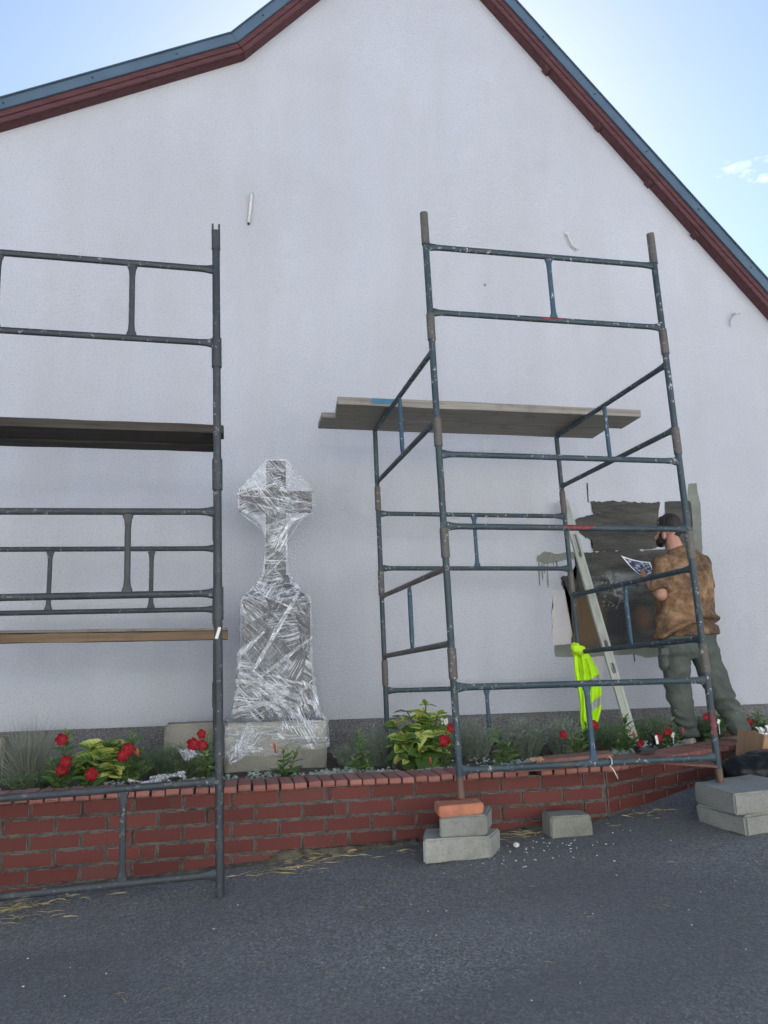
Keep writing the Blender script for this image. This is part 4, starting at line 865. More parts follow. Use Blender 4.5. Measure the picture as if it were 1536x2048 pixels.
def hydrangea(label, base, shoots, seed, scale=1.0, fl=None):
    rs = random.Random(seed); t_ = empty('hydrangea_bush', base, label, 'shrub', 'hydrangea bushes with variegated leaves')
    sm = MB()
    for (tip, big) in shoots:
        tip = Vector(tip); root = base+V(rs.uniform(-.05, .05), rs.uniform(-.04, .04), -0.01)
        mid = root.lerp(tip, .55)+V(rs.uniform(-.02, .02), rs.uniform(-.02, .02), 0.04); sm.tube([root, mid, tip], [.006, .005, .0035], 6)
        out = (tip-mid).normalized(); rot0 = rs.uniform(0, 6.28)
        for lev in range(4):
            c = tip if lev == 0 else tip.lerp(mid, lev*0.33); nl = (3 if lev == 0 else 2)
            for k_ in range(nl+ (1 if lev == 1 else 0)):
                a = rot0+lev*1.57+k_*2*math.pi/(nl+(1 if lev == 1 else 0))+rs.uniform(-.3, .3); d = V(math.cos(a), math.sin(a)*0.9, 0.42-0.22*lev+rs.uniform(-.15, .2)) + V(0, -0.15, 0)
                s_ = scale*big*(0.62 if lev == 0 else 0.95+0.1*lev)*rs.uniform(.8, 1.12)
                me = (HL if (lev < 2 or rs.random() < .35) else HD); place('leaf', rs.choice(me), leaf_mat(c, d, V(0, -0.55, 1), s_, rs.uniform(-.45, .45)) @ Matrix.Diagonal((rs.uniform(.8, 1.2), 1, rs.uniform(.5, 1.8), 1)), t_)
    sm.build('stems', STEM, t_, smooth=True)
    for q in (fl or []):
        m = MB(); r2 = random.Random(5)
        for k_ in range(14): m.ball(q+V(r2.uniform(-.018, .018), r2.uniform(-.012, .012), r2.uniform(-.014, .014)), 0.008, 6)
        m.build('flower_head', WHITEF, t_, smooth=True)
    return t_
def flower_mesh():
    m = MB(); m.uv = []
    for k_ in range(5):
        a = k_*2*math.pi/5; n0 = len(m.v)
        for i in range(5):
            t_ = i/4; r_ = 0.006+0.036*t_; w_ = 0.0215*math.sin(math.pi*(0.12+0.68*t_)); z = 0.013*t_-0.012*t_**3
            for s_ in (-1, 0, 1):
                lx, ly = r_, s_*w_+0.006*t_; m.v.append(V(lx*math.cos(a)-ly*math.sin(a), lx*math.sin(a)+ly*math.cos(a), z-0.004*abs(s_)*t_+0.003*s_)); m.uv.append((0.5+.5*s_, t_))
        for i in range(4):
            for j in (0, 1): q = n0+i*3+j; m.f.append([q, q+1, q+4, q+3]); m.mi.append(0)
    n0 = len(m.v); ring = []
    for i, (r_, z) in enumerate(((0.007, 0.0), (0.005, -0.012), (0.0025, -0.032))):
        for k_ in range(6): m.v.append(V(r_*math.cos(k_*math.pi/3), r_*math.sin(k_*math.pi/3), z)); m.uv.append((.5, 0.1+.3*i))
    for i in range(2):
        for k_ in range(6): m.f.append([n0+i*6+k_, n0+i*6+(k_+1) % 6, n0+(i+1)*6+(k_+1) % 6, n0+(i+1)*6+k_]); m.mi.append(0)
    me = m.mesh('flower', None, True); me.materials.append(PETAL); return me
FLM = flower_mesh()
def mandevilla(label, base, tips, flowers, buds, seed, n=1.0, s=1.0):
    rs = random.Random(seed); t_ = empty('mandevilla_plant', base, label, 'flower', 'red-flowered plants in the bed'); sm = MB()
    for tip in tips:
        tip = Vector(tip); root = base+V(rs.uniform(-.02, .02), rs.uniform(-.02, .02), -0.01); L_ = (tip-root).length; mid = root.lerp(tip, .5)+V(rs.uniform(-.015, .015), rs.uniform(-.02, .02), 0.01)
        sm.tube([root, mid, tip], [.004, .003, .002], 6); kk = max(4, int(L_/0.024*n)); rot0 = rs.uniform(0, 3)
        for i in range(kk):
            f = (i+0.6)/kk; p = root.lerp(mid, f*2) if f < .5 else mid.lerp(tip, f*2-1)
            for e in (0, 1):
                a = rot0+i*1.3+e*math.pi; up_ = 0.30+0.75*f**2+rs.uniform(-.15, .2); d = V(math.cos(a), math.sin(a), up_); top = f > .82
                place('leaf', rs.choice(MT if top else ML), leaf_mat(p, d, V(0, -0.4, 1), s*rs.uniform(.75, 1.15)*(1.05-0.3*f), rs.uniform(-.4, .4)), t_)
    for q in flowers:
        q = Vector(q); nd = V(rs.uniform(-.35, .35)-q.x*0.05, -1, rs.uniform(-.05, .35)).normalized(); sm.tube([base+V(0, 0, .05), base.lerp(q, .6)+V(0, .02, .03), q-nd*0.03], [.003, .0025, .002], 5)
        x = V(1, 0, 0).cross(nd).normalized(); y = nd.cross(x); sc_ = rs.uniform(.60, .86)
        M_ = Matrix(((x.x, y.x, nd.x, q.x), (x.y, y.y, nd.y, q.y), (x.z, y.z, nd.z, q.z), (0, 0, 0, 1))) @ Matrix.Rotation(rs.uniform(0, 6), 4, 'Z') @ Matrix.Scale(sc_, 4)
        place('flower', FLM, M_, t_)
    for q in buds:
        q = Vector(q); m = MB(); m.tube([q+V(.004, .01, -.03), q+V(0, 0, -.01), q+V(-.003, -.004, .012), q+V(-.005, -.006, .026)], [.003, .006, .009, .002], 7); m.build('bud', PETAL, t_, smooth=True)
    sm.build('stems', STEM, t_, smooth=True); return t_
sz_ = lambda x, y: V(x, y, soil_z(x, y))
def pl(px, Y): return P(px, 1500, Y).x
def mv(label, pxb, Y, tips, fl, bd, seed, n=1.0, s=1.2):
    b = sz_(pl(pxb, Y), Y); mandevilla(label, b, [P(x, y, Y+dy) for x, y, dy in tips], [P(x, y, Y-0.06) for x, y in fl], [P(x, y, Y-0.05) for x, y in bd], seed, n, s)
mv('red-flowered plant beside the tall dry grass, three blooms one above another', 122, 4.42, [(138, 1462, 0.02), (103, 1520, 0), (128, 1520, -.02), (112, 1545, -.04), (150, 1530, .03)], [(123, 1479), (132, 1523), (124, 1541)], [], 1)
mv('red-flowered plant right of the low yellow-leaved hydrangea', 272, 4.42, [(264, 1466, .05), (285, 1500, 0), (258, 1520, 0), (298, 1535, -.02)], [(256, 1500), (246, 1511)], [(276, 1505)], 2)
mv('red-flowered plant with one bloom at the coping before the low yellow-leaved hydrangea', 186, 4.37, [(176, 1545, 0), (196, 1540, 0)], [(183, 1549)], [], 31, .6)
mv('red-flowered plant with three blooms against the charcoal upright', 415, 4.42, [(415, 1470, .03), (424, 1500, 0), (408, 1520, -.02), (425, 1535, -.03)], [(386, 1488), (403, 1468), (405, 1490)], [], 3)
mv('small green plant with one closed red bud before the wrapped cross', 574, 4.40, [(566, 1496, .0), (594, 1498, 0), (560, 1530, -.02), (585, 1535, -.02)], [], [(550, 1495)], 4)
mv('flowerless leafy plant standing alone right of the wrapped cross', 722, 4.42, [(714, 1462, .02), (724, 1490, 0), (708, 1520, -.03), (738, 1525, 0)], [], [], 5)
mv('red-flowered plant tucked under the tall hydrangea beside the upright', 885, 4.50, [(898, 1492, 0), (880, 1505, 0), (905, 1475, .03)], [(889, 1481), (903, 1456)], [(861, 1522)], 6, .8)
mv('flowerless upright leafy plant by the middle of the blue-grey tower', 1008, 4.52, [(994, 1455, .02), (1015, 1490, -.02), (1000, 1500, 0), (1030, 1500, 0)], [], [], 7)
mv('red-flowered plant with a wide open bloom beneath the yellow vest', 1158, 4.70, [(1150, 1462, 0), (1172, 1450, .03), (1140, 1480, 0), (1160, 1480, -.03)], [(1127, 1469), (1188, 1450)], [], 8, .8)
mv('tall leafy plant in front of the straightedge foot', 1254, 4.80, [(1252, 1432, .02), (1262, 1455, 0), (1244, 1470, 0), (1270, 1475, 0), (1235, 1485, -.02)], [(1281, 1487)], [(1268, 1470)], 9)
mv('red-flowered plant with two blooms by the painter\'s white shoe', 1340, 4.86, [(1342, 1440, .03), (1352, 1465, 0), (1325, 1480, 0), (1362, 1475, -.02)], [(1317, 1476), (1336, 1464)], [(1366, 1462)], 10)
mv('red-flowered plant behind the red-marked upright', 1432, 5.0, [(1438, 1420, .03), (1448, 1435, 0), (1425, 1455, 0), (1440, 1460, 0)], [(1413, 1433)], [], 11)
mv('red-flowered plant at the far right beyond the cardboard box', 1512, 5.2, [(1516, 1420, 0), (1505, 1440, 0), (1528, 1445, 0)], [(1498, 1444)], [], 12)
Yh = 4.68
def sh(pts, Y): return [(P(x, y, Y+dy), b) for x, y, b, dy in pts]
hydrangea('tall bright green and yellow hydrangea bush behind the tower foot', sz_(pl(850, Yh), Yh), sh([(852, 1412, .9, .05), (815, 1425, 1.0, .08), (875, 1430, .9, .0), (790, 1450, 1.0, .05), (845, 1455, 1.0, -.05), (812, 1475, 1.0, -.08), (868, 1470, 1.0, -.1), (795, 1495, .9, 0), (838, 1505, 1.0, -.14), (886, 1462, .8, -.05), (872, 1500, .95, -.14), (815, 1520, .8, -.12)], Yh), 21, 1.25, [P(889, 1443, Yh-.08)])
hydrangea('low yellow-edged hydrangea bush at the left, behind the charcoal rails', sz_(pl(215, 4.58), 4.58), sh([(216, 1488, 1.15, .05), (185, 1503, 1.1, -.02), (243, 1494, 1.0, 0), (160, 1525, .9, 0), (205, 1520, 1.1, -.1), (232, 1530, .85, -.12), (170, 1542, .8, -.1), (200, 1545, .9, -.16)], 4.58), 22, 1.2)
def lavender(label, c, rx, ry, h, seed, mat, dens=1.0, name='lavender_bush'):
    rs = random.Random(seed); t_ = empty(name, c, label, 'shrub', 'grey-green lavender clumps'); m = MB()
    for k_ in range(int(330*dens)):
        a, r_ = rs.uniform(0, 6.28), math.sqrt(rs.random()); b = c+V(rx*0.45*r_*math.cos(a), ry*.45*r_*math.sin(a), -0.005); hh = h*rs.uniform(.55, 1.08)*(1-0.35*r_*r_)
        tip = c+V(rx*r_*math.cos(a), ry*r_*math.sin(a), hh); mid = b.lerp(tip, .5)+V(0, 0, .03); nl = rs.randint(6, 9)
        m.tube([b, mid, tip], [.0022, .0018, .0008], 3)
        for i in range(nl):
            f = (i+1)/nl; p = b.lerp(mid, f*2) if f < .5 else mid.lerp(tip, f*2-1); an = rs.uniform(0, 6.28); d = V(math.cos(an), math.sin(an), rs.uniform(.3, 1.2)).normalized(); s_ = d.cross(V(rs.uniform(-1, 1), rs.uniform(-1, 1), .3)).normalized()
            L_ = rs.uniform(.018, .034); w_ = rs.uniform(.002, .0038); m.add([p, p+d*L_*.5+s_*w_, p+d*L_, p+d*L_*.5-s_*w_], [(0, 1, 2, 3)])
    o = m.build('foliage', mat, t_); o['kind'] = 'stuff'; return t_
for i, (lab, px, Y, rx, ry, h, mt, dn) in enumerate((
    ('wide green lavender clump before the pale bed block', 345, 4.85, .26, .16, .19, LAV2, 1.3), ('grey-green lavender clump between cross and tall hydrangea', 762, 4.95, .17, .14, .24, LAV, .9),
    ('grey-green lavender clump just right of the tall hydrangea', 945, 5.0, .18, .15, .25, LAV, 1.0), ('grey-green lavender clump behind the flowerless upright plant', 1050, 5.1, .20, .16, .24, LAV, 1.0),
    ('grey-green lavender clump under the yellow vest', 1125, 5.05, .15, .12, .24, LAV, .8), ('green lavender clump left of the straightedge foot', 1225, 5.15, .15, .13, .19, LAV2, .9),
    ('deep green lavender clump left of the painter\'s standing leg', 1305, 5.2, .17, .13, .22, LAV2, 1.0), ('deep green lavender clump between the painter\'s legs', 1415, 5.25, .15, .13, .21, LAV2, .9),
    ('grey-green lavender clump at the right picture edge', 1525, 5.3, .20, .15, .22, LAV, 1.0), ('small lavender clump at the left behind the dry grass', 62, 4.7, .16, .10, .10, LAV2, .6), ('low grey-green lavender tuft beside the cross base', 690, 5.05, .09, .09, .12, LAV, .5))):
    lavender(lab, sz_(pl(px, Y), Y), rx, ry, h, 40+i, mt, dn)
# dry grass tuft
c = sz_(pl(62, 4.85), 4.85); t_ = empty('grass_tuft', c, 'tall tuft of fine dry grey-green grass at the left edge of the bed', 'grass'); m = MB(); rs = random.Random(9)
for k_ in range(620):
    a = rs.uniform(0, 6.28); r_ = rs.random(); b = c+V(.06*r_*math.cos(a), .05*r_*math.sin(a), -.01); L_ = rs.uniform(.22, .46); lean = rs.uniform(.05, .95)*(.4+.6*r_); d = V(math.cos(a)*lean, math.sin(a)*lean*.7, 1).normalized(); s_ = d.cross(V(rs.uniform(-1, 1), rs.uniform(-1, 1), 0)).normalized()*rs.uniform(.0014, .0030); n0 = len(m.v)
    for i in range(6):
        f = i/5; p = b+d*L_*f+V(math.cos(a), math.sin(a)*.7, 0)*(lean*.35*L_*f*f)-V(0, 0, L_*.40*lean*f*f); p.z = max(p.z, c.z+.004); m.v += [p-s_*(1.05-f), p+s_*(1.05-f)]
    for i in range(5): m.f.append([n0+2*i, n0+2*i+1, n0+2*i+3, n0+2*i+2]); m.mi.append(0)
o = m.build('blades', GRASS, t_); o['kind'] = 'stuff'
# silver ground cover
m = MB(); rs = random.Random(12)
def in_bed(x): return YB+0.235 if x < C1.x else YB+0.255+(x-C1.x)*math.tan(A2)
for k_ in range(5200):
    if k_ < 3600: x = rs.uniform(0.05, 3.3); y = in_bed(x)+abs(rs.gauss(0, .14))
    else: x = rs.uniform(-1.6, 0.0); y = in_bed(x)+abs(rs.gauss(0, .12))
    if noise.noise(V(x*3.2, y*3.2, 2)) < (-.12 if x > 0.45 else .02): continue
    if y > 5.6 or (-.1 < x < .58 and y > 4.97): continue
    r_ = rs.uniform(.006, .013); c = V(x, y, soil_z(x, y)+rs.uniform(.008, .055)); nn_ = V(rs.uniform(-.6, .6), rs.uniform(-.9, .2), 1).normalized(); a = nn_.cross(V(1, .1, 0)).normalized(); b = nn_.cross(a); n0 = len(m.v)
    m.v += [c-nn_*r_*.3]+[c+(a*math.cos(q)+b*math.sin(q))*r_ for q in [i*math.pi*2/6+.3 for i in range(6)]]
    for i in range(6): m.f.append([n0, n0+1+i, n0+1+(i+1) % 6]); m.mi.append(0)
tag(m.build('ground_cover', SILV), 'small silvery round-leaved ground cover along the coping', 'ground cover', kind='stuff')

# ------------------------------------------------------------------ straightedge, vest, painter
A, B = P(1127, 1000, 5.60), PZ(1268, 1484, 0.50); B = P(1268, 1484, 5.05)
se = empty('straightedge', B, 'long pale plasterer\'s straightedge with hand slots leaning against the wall', 'straightedge')
d = (A-B).normalized(); side = V(1, 0, 0); side = (side-d*side.dot(d)).normalized(); th = d.cross(side); L_ = (A-B).length; rot = Matrix((side, th, d)).transposed(); W_ = 0.070
def seb(name, s0, s1, x0, x1, t0, mat, par): m = MB(); m.box(B+d*(s0+s1)/2+side*(x0+x1)/2, (x1-x0, t0, s1-s0), rot); return m.build(name, mat, par, bevel=0.0015)
slots = [(L_*f-0.075, L_*f+0.075) for f in (0.245, 0.365, 0.755)]; slots = [(L_*.255, L_*.255+.07), (L_*.345, L_*.345+.07), (L_*.735, L_*.735+.19)]
body = seb('edge_strip', 0, L_, -W_/2, -W_/2+0.026, 0.022, ALU, se); seb('edge_strip', 0, L_, W_/2-0.026, W_/2, 0.022, ALU, se)
cuts = [0]+[q for s_ in slots for q in s_]+[L_]
for i in range(0, len(cuts), 2): seb('web', cuts[i], cuts[i+1], -W_/2+0.0262, W_/2-0.0262, 0.019, ALU, se)
for s0, s1 in slots:
    m = MB(); cc = [B+d*s0+d*0.010, B+d*s1-d*0.010]; n_ = 10; path = [cc[1]+(side*math.cos(a)+d*math.sin(a))*0.0125 for a in [math.pi*i/n_ for i in range(n_+1)]]+[cc[0]+(side*math.cos(a)+d*math.sin(a))*0.0125 for a in [math.pi+math.pi*i/n_ for i in range(n_+1)]]
    path.append(path[0]); m.tube([p-th*0.0115*(1 if th.y > 0 else -1) for p in path], 0.0028, 6, ref=th); m.build('slot_trim', SLOT, se, smooth=True)
# hi-vis vest hung over the tower's rear upright
VY = YBK-0.045
def vest_sheet(rows, name, mat, parent, lift=0.0, vr=(0, 1), seed=0.0, thick=0.004, nfold=5, amp=0.020):
    """rows: (y px, x left px, x right px)"""
    m = MB(); nv, nu = 60, 30; v0, v1 = vr
    for i in range(nv+1):
        f = lerp(v0, v1, i/nv)*(len(rows)-1); e = min(int(f), len(rows)-2); t_ = f-e
        y, xl, xr = [lerp(rows[e][k_], rows[e+1][k_], t_) for k_ in range(3)]
        for j in range(nu+1):
            u = j/nu; fo = math.sin(u*nfold*math.pi+f*.5+seed)*amp*(0.5+.5*min(1, f/2))+0.010*noise.noise(V(u*5, f*2.5, seed)); bul = -0.020*math.sin(math.pi*u)
            m.v.append(P(lerp(xl, xr, u), y+2.0*noise.noise(V(u*6, f, 4)), VY+fo+bul-lift))
    m.f = [(i*(nu+1)+j, (i+1)*(nu+1)+j, (i+1)*(nu+1)+j+1, i*(nu+1)+j+1) for i in range(nv) for j in range(nu)]; m.mi = [0]*len(m.f)
    o = m.build(name, mat, parent, smooth=True); s_ = o.modifiers.new('cloth', 'SOLIDIFY'); s_.thickness = thick; s_.offset = 1; return o
vroot = empty('safety_vest', P(1158, 1290, VY), 'bright yellow hi-vis vest with grey bands hanging from the scaffold corner', 'vest')
vr_ = [(1308, 1157, 1176), (1320, 1158, 1184), (1345, 1160, 1197), (1365, 1160, 1203), (1390, 1161, 1204), (1420, 1163, 1203), (1440, 1164, 1198), (1456, 1172, 1190)]
vest_sheet(vr_, 'vest_front', HIVIS, vroot)
vest_sheet([(1300, 1146, 1158), (1340, 1148, 1158), (1400, 1159, 1172), (1440, 1160, 1172), (1462, 1164, 1172)], 'vest_back_panel', HIVIS, vroot, lift=-0.012, seed=2.0, nfold=3, amp=0.010)
def vest_band(y0, y1, skew, name='reflective_band'):
    m = MB(); nu = 26
    for k_ in range(5):
        for j in range(nu+1):
            u = j/nu; y = lerp(y0, y1, k_/4)-skew*u; f = 0
            for e in range(len(vr_)-1):
                if vr_[e][0] <= y <= vr_[e+1][0]: t_ = (y-vr_[e][0])/(vr_[e+1][0]-vr_[e][0]); f = e+t_; xl, xr = lerp(vr_[e][1], vr_[e+1][1], t_), lerp(vr_[e][2], vr_[e+1][2], t_)
            uu = lerp(.30, 1.0, u); fo = math.sin(uu*5*math.pi+f*.5)*.020*(0.5+.5*min(1, f/2))+0.010*noise.noise(V(uu*5, f*2.5, 0)); bul = -0.020*math.sin(math.pi*uu)
            m.v.append(P(lerp(xl, xr, uu), y+2.0*noise.noise(V(uu*6, f, 4)), VY+fo+bul-0.0065))
    m.f = [(k_*(nu+1)+j, (k_+1)*(nu+1)+j, (k_+1)*(nu+1)+j+1, k_*(nu+1)+j+1) for k_ in range(4) for j in range(nu)]; m.mi = [0]*len(m.f); m.build(name, REFL, vroot, smooth=True)
vest_band(1412, 1430, 22); vest_band(1362, 1374, 14)
mk = MB(); rs = random.Random(2)
for k_ in range(9): a = k_*.7; mk.ball(P(1156+7*math.cos(a), 1298+7*math.sin(a*1.3), VY-.012+0.02*math.sin(a*2)), (.030, .028, .026), 10)
mk.cap(P(1148, 1300, VY), P(1153, 1322, VY), .018, .010); mk.cap(P(1162, 1300, VY-.01), P(1168, 1315, VY-.01), .024, .02)
remesh(mk, .006, 'knot', HIVIS, vroot, 5, lambda p, n_: .006*noise.noise(p*38))

# painter
PX = lambda x, y, Y: P(x, y, Y)
Hd = PX(1338, 1060, 5.13); per_base = PX(1378, 1497, 5.12)
bm_ = MB()
neckA, neckB = PX(1356, 1108, 5.08), PX(1344, 1078, 5.11)
bm_.ball(Hd+V(0.006, 0, 0.022), (.077, .094, .100), 18); bm_.ball(Hd+V(-0.018, 0.035, -0.048), (.056, .068, .072), 16)   # cranium, face and jaw, turned to the left and down
bm_.cap(neckA, neckB, .060, .051)
face = V(-0.62, 0.70, -0.30).normalized(); fs = V(0.72, 0.66, 0).normalized()
nose = Hd + face*0.108 + V(0, 0, -0.020); bm_.cap(Hd+face*.085+V(0, 0, .012), nose, .010, .014); bm_.cap(Hd+face*.085+V(0, 0, -.055)-fs*.018, Hd+face*.085+V(0, 0, -.055)+fs*.018, .010, .010)
for e in (-1, 1): bm_.cap(Hd+face*.078+fs*e*.022+V(0, 0, .020), Hd+face*.080+fs*e*.040+V(0, 0, .018), .010, .008)
for e, yy in ((-1, 0), (1, 0)):
    ec = PX(1328, 1071, 5.06) if e < 0 else Hd*2-PX(1328, 1071, 5.06)+V(0, 0, -.07); bm_.ball(ec, (.013, .022, .032), 10); bm_.ball(ec+V(-.006, 0, .002), (.008, .018, .027), 8)
SL, SR = PX(1325, 1124, 5.07), PX(1404, 1124, 5.05); EL, WLt, = PX(1322, 1190, 5.00), PX(1296, 1160, 5.24); ER, WR = PX(1414, 1192, 5.16), PX(1372, 1166, 5.36)
bm_.cap(SL, EL, .052, .042); bm_.cap(EL, EL.lerp(WLt, .4), .043, .041); bm_.cap(EL.lerp(WLt, .4), WLt, .041, .029); bm_.cap(SR, ER, .052, .042); bm_.cap(ER, WR, .042, .029)
ctr = PX(1368, 1150, 5.09); hip = PX(1376, 1272, 5.10)
bm_.ball(ctr, (.145, .095, .16), 16); bm_.cap(ctr, hip, .10, .105); bm_.cap(SL, SR, .055, .055)
HpL, KnL, AnL = PX(1350, 1292, 5.11), PX(1357, 1386, 5.14), PX(1377, 1472, 5.12); HpR, KnR, AnR = PX(1404, 1292, 5.09), PX(1438, 1384, 5.03), PX(1482, 1462, 4.98)
for h_, k_, a_ in ((HpL, KnL, AnL), (HpR, KnR, AnR)): bm_.cap(hip.lerp(h_, .6), h_, .085, .08); bm_.cap(h_, k_, .075, .052); bm_.cap(k_, k_.lerp(a_, .35), .050, .050); bm_.cap(k_.lerp(a_, .35), a_, .050, .036); bm_.cap(a_, V(a_.x-.03, a_.y+.10, a_.z-.035), .034, .03)
def hand(wr, palm_to, thumb_side, curl_to, sgn):
    pd = (palm_to-wr).normalized(); sd = thumb_side - pd*thumb_side.dot(pd); sd.normalize(); nn_ = pd.cross(sd)*sgn; pc = wr+pd*.045
    for k_ in range(4): bm_.cap(wr+sd*(.012*(1.5-k_)), wr+pd*.085+sd*(.0195*(1.5-k_)), .014, .0115, 8)
    bm_.ball(pc, (.030, .030, .020), 10)
    for k_, L2 in enumerate((.070, .078, .072, .056)):
        b0 = wr+pd*.085+sd*(.0195*(1.5-k_)); b1 = b0+(pd*.8+curl_to*.45).normalized()*L2*.45; b2 = b1+(pd*.25+curl_to*.9).normalized()*L2*.32; b3 = b2+(curl_to-pd*.35).normalized()*L2*.26; bm_.cap(b0, b1, .0098, .0090, 8); bm_.cap(b1, b2, .0090, .0082, 8); bm_.cap(b2, b3, .0082, .0068, 8)
    t0 = wr+pd*.025+sd*.028; t1 = t0+(sd*.75+pd*.7).normalized()*.040; t2 = t1+(pd*1.0+curl_to*.3).normalized()*.032; bm_.cap(t0, t1, .0125, .0105, 8); bm_.cap(t1, t2, .0105, .0082, 8)
HLp = PX(1282, 1150, 5.33)
hand(WLt, HLp, V(-0.3, -0.5, 0.8), V(0.7, 0.45, 0.35).normalized(), 1); hand(WR, PX(1345, 1158, 5.42), V(0, .2, .9), V(-.5, .3, .4).normalized(), 1)
person = remesh(bm_, .0058, 'person', SKIN, None, 5, None, base=per_base); person.location = per_base; WL[person.name] = per_base.copy()
tag(person, 'bearded dark-haired man seen from behind in brown mottled T-shirt and olive trousers, holding a print', 'person')
# hair and beard
hb = MB(); hb.ball(Hd+V(.010, -.004, .036), (.083, .098, .096), 18); hb.ball(Hd+V(.024, -.024, -.008), (.060, .064, .064), 14)
hb.ball(Hd+V(.002, .008, .082), (.070, .078, .040), 12)
def hairfn(p, n_): return .004*noise.noise(p*55)+.0025*noise.noise(V(p.x*160, p.y*160, p.z*40))
cut = Hd + V(0, 0, 0)
hair = remesh(hb, .006, 'hair', HAIR, person, 3, hairfn)
# trim the hair at the hairline so that face, ear and nape stay bare
bmh = bmesh.new(); bmh.from_mesh(hair.data); dele = []
for v in bmh.verts:
    p = v.co + per_base - Hd; fr_ = p.dot(face)
    if fr_ > .070 + .25*max(0, p.z-.05) and p.z < .13: dele.append(v)
    elif p.z < -.058+.012*noise.noise(p*60): dele.append(v)
    elif fr_ > -.012+.010*noise.noise(p*70) and p.z < .006: dele.append(v)
bmesh.ops.delete(bmh, geom=dele, context='VERTS'); bmh.to_mesh(hair.data); bmh.free(); so_ = hair.modifiers.new('t', 'SOLIDIFY'); so_.thickness = .012; so_.offset = -1
bb = MB()
for k_ in range(9):
    an = lerp(-1.35, 1.35, k_/8); dirr = (face*math.cos(an)+fs*math.sin(an)); dirr.z = 0; dirr.normalize(); c = Hd+V(-.012, .022, -.066-.026*math.cos(an))+dirr*.054; bb.ball(c, (.030, .030, .034), 10)
    if abs(an) > 1.0: bb.ball(c+V(0.0, 0, .035)-dirr*.004, (.022, .022, .030), 8)
remesh(bb, .006, 'beard', BEARD, person, 3, hairfn)
# T-shirt
sh_ = MB()
def esec(xl, xr, y, Yc, ry, n=28, skew=0.0, top=None):
    a, b = PX(xl, y, Yc), PX(xr, y+skew, Yc); c = (a+b)/2; rx_ = (b-a).length/2; ax = (b-a).normalized(); ay = V(0, 0, 1).cross(ax).normalized(); return [c+ax*rx_*math.copysign(abs(math.cos(t_))**.8, math.cos(t_))+ay*ry*math.copysign(abs(math.sin(t_))**.8, math.sin(t_)) for t_ in [2*math.pi*k_/n for k_ in range(n)]]
sh_.loft([esec(1345, 1372, 1094, 5.08, .058), esec(1338, 1390, 1103, 5.08, .075), esec(1322, 1410, 1116, 5.08, .105), esec(1316, 1418, 1135, 5.08, .128), esec(1318, 1420, 1165, 5.08, .135), esec(1318, 1421, 1200, 5.08, .132), esec(1317, 1425, 1232, 5.09, .130), esec(1316, 1430, 1252, 5.09, .134), esec(1316, 1434, 1276, 5.09, .138, skew=-8)][::-1])
def sleeve(S_, E_, t0, r0, r1): sh_.cap(S_, S_.lerp(E_, .35), r0, r0*.98); q0, q1 = S_, S_.lerp(E_, t0); sh_.tube([q0, q0.lerp(q1, .5), q1], [r0*.98, (r0+r1)/2, r1], 18)
sleeve(SL+V(-0.006, 0, -.01), EL, .86, .070, .078); sleeve(SR+V(-.004, 0, -.01), ER, .74, .066, .070)
def shirtfn(p, n_):
    q = p - hip; d = .009*noise.noise(V(p.x*11, p.y*11, p.z*6))+.004*noise.noise(V(p.x*22, p.y*22, p.z*16+p.x*9))
    zf = .105 + .16*(p.x-hip.x) - .55*(p.x-hip.x)**2*2.2 - (0.03 if p.x < hip.x else 0)       # the slack fold across the small of the back
    e = (q.z-zf)
    if abs(p.x-hip.x) < .30 and -0.08 < e < .08 and p.y < 5.2: d += -.030*math.exp(-(e/.011)**2)+.024*math.exp(-((e-.034)/.022)**2)
    for k_ in range(3):
        zz = .32+.06*k_; e2 = (q.z-zz-.5*(p.x-hip.x+.1)); d += .010*math.exp(-(e2/.012)**2)*(1 if p.x < hip.x else .4)
    return d
remesh(sh_, .0075, 't_shirt', SHIRT, person, 3, shirtfn)
# trousers
tr = MB(); tr.loft([esec(1322, 1426, 1262, 5.10, .115), esec(1319, 1428, 1285, 5.10, .122), esec(1320, 1430, 1305, 5.10, .118), esec(1330, 1420, 1318, 5.10, .08)][::-1])
for h_, k_, a_, r_ in ((HpL, KnL, AnL, (.108, .090, .078, .072)), (HpR, KnR, AnR, (.108, .090, .078, .074))):
    tr.tube([h_+V(0, 0, .05), h_, h_.lerp(k_, .5), k_, k_.lerp(a_, .5), a_+V(0, 0, -.015)], [r_[0]*.9, r_[0], lerp(r_[0], r_[1], .5), r_[1], r_[2], r_[3]], 20)
tr.ball(PX(1326, 1322, 5.09), (.030, .055, .075), 12); tr.ball(PX(1432, 1325, 5.06), (.026, .055, .075), 12)
def trfn(p, n_):
    d = .010*noise.noise(V(p.x*9, p.y*9, p.z*13))+.006*noise.noise(V(p.x*20+p.z*14, p.y*20, p.z*26))
    leg = max(0, min(1, (1.25-p.z)/.5)); d += .015*leg*math.sin(p.z*62+6*noise.noise(V(p.x*7, p.y*7, p.z*4)))*max(0, noise.noise(V(p.x*5, p.y*5, p.z*9))+.35); return d
tro = remesh(tr, .0085, 'trousers', TROUS, person, 3, trfn)
for cx, cy, Y_ in ((1322, 1303, 5.00), (1428, 1306, 4.985)):
    m = MB(); q = PX(cx+8*(1 if cx < 1380 else -1), cy, Y_); m.box(q, (.085, .012, .045), Euler((0, 0, .35 if cx < 1380 else -.35)).to_matrix()); m.build('pocket_flap', TROUS, tro, bevel=.004)
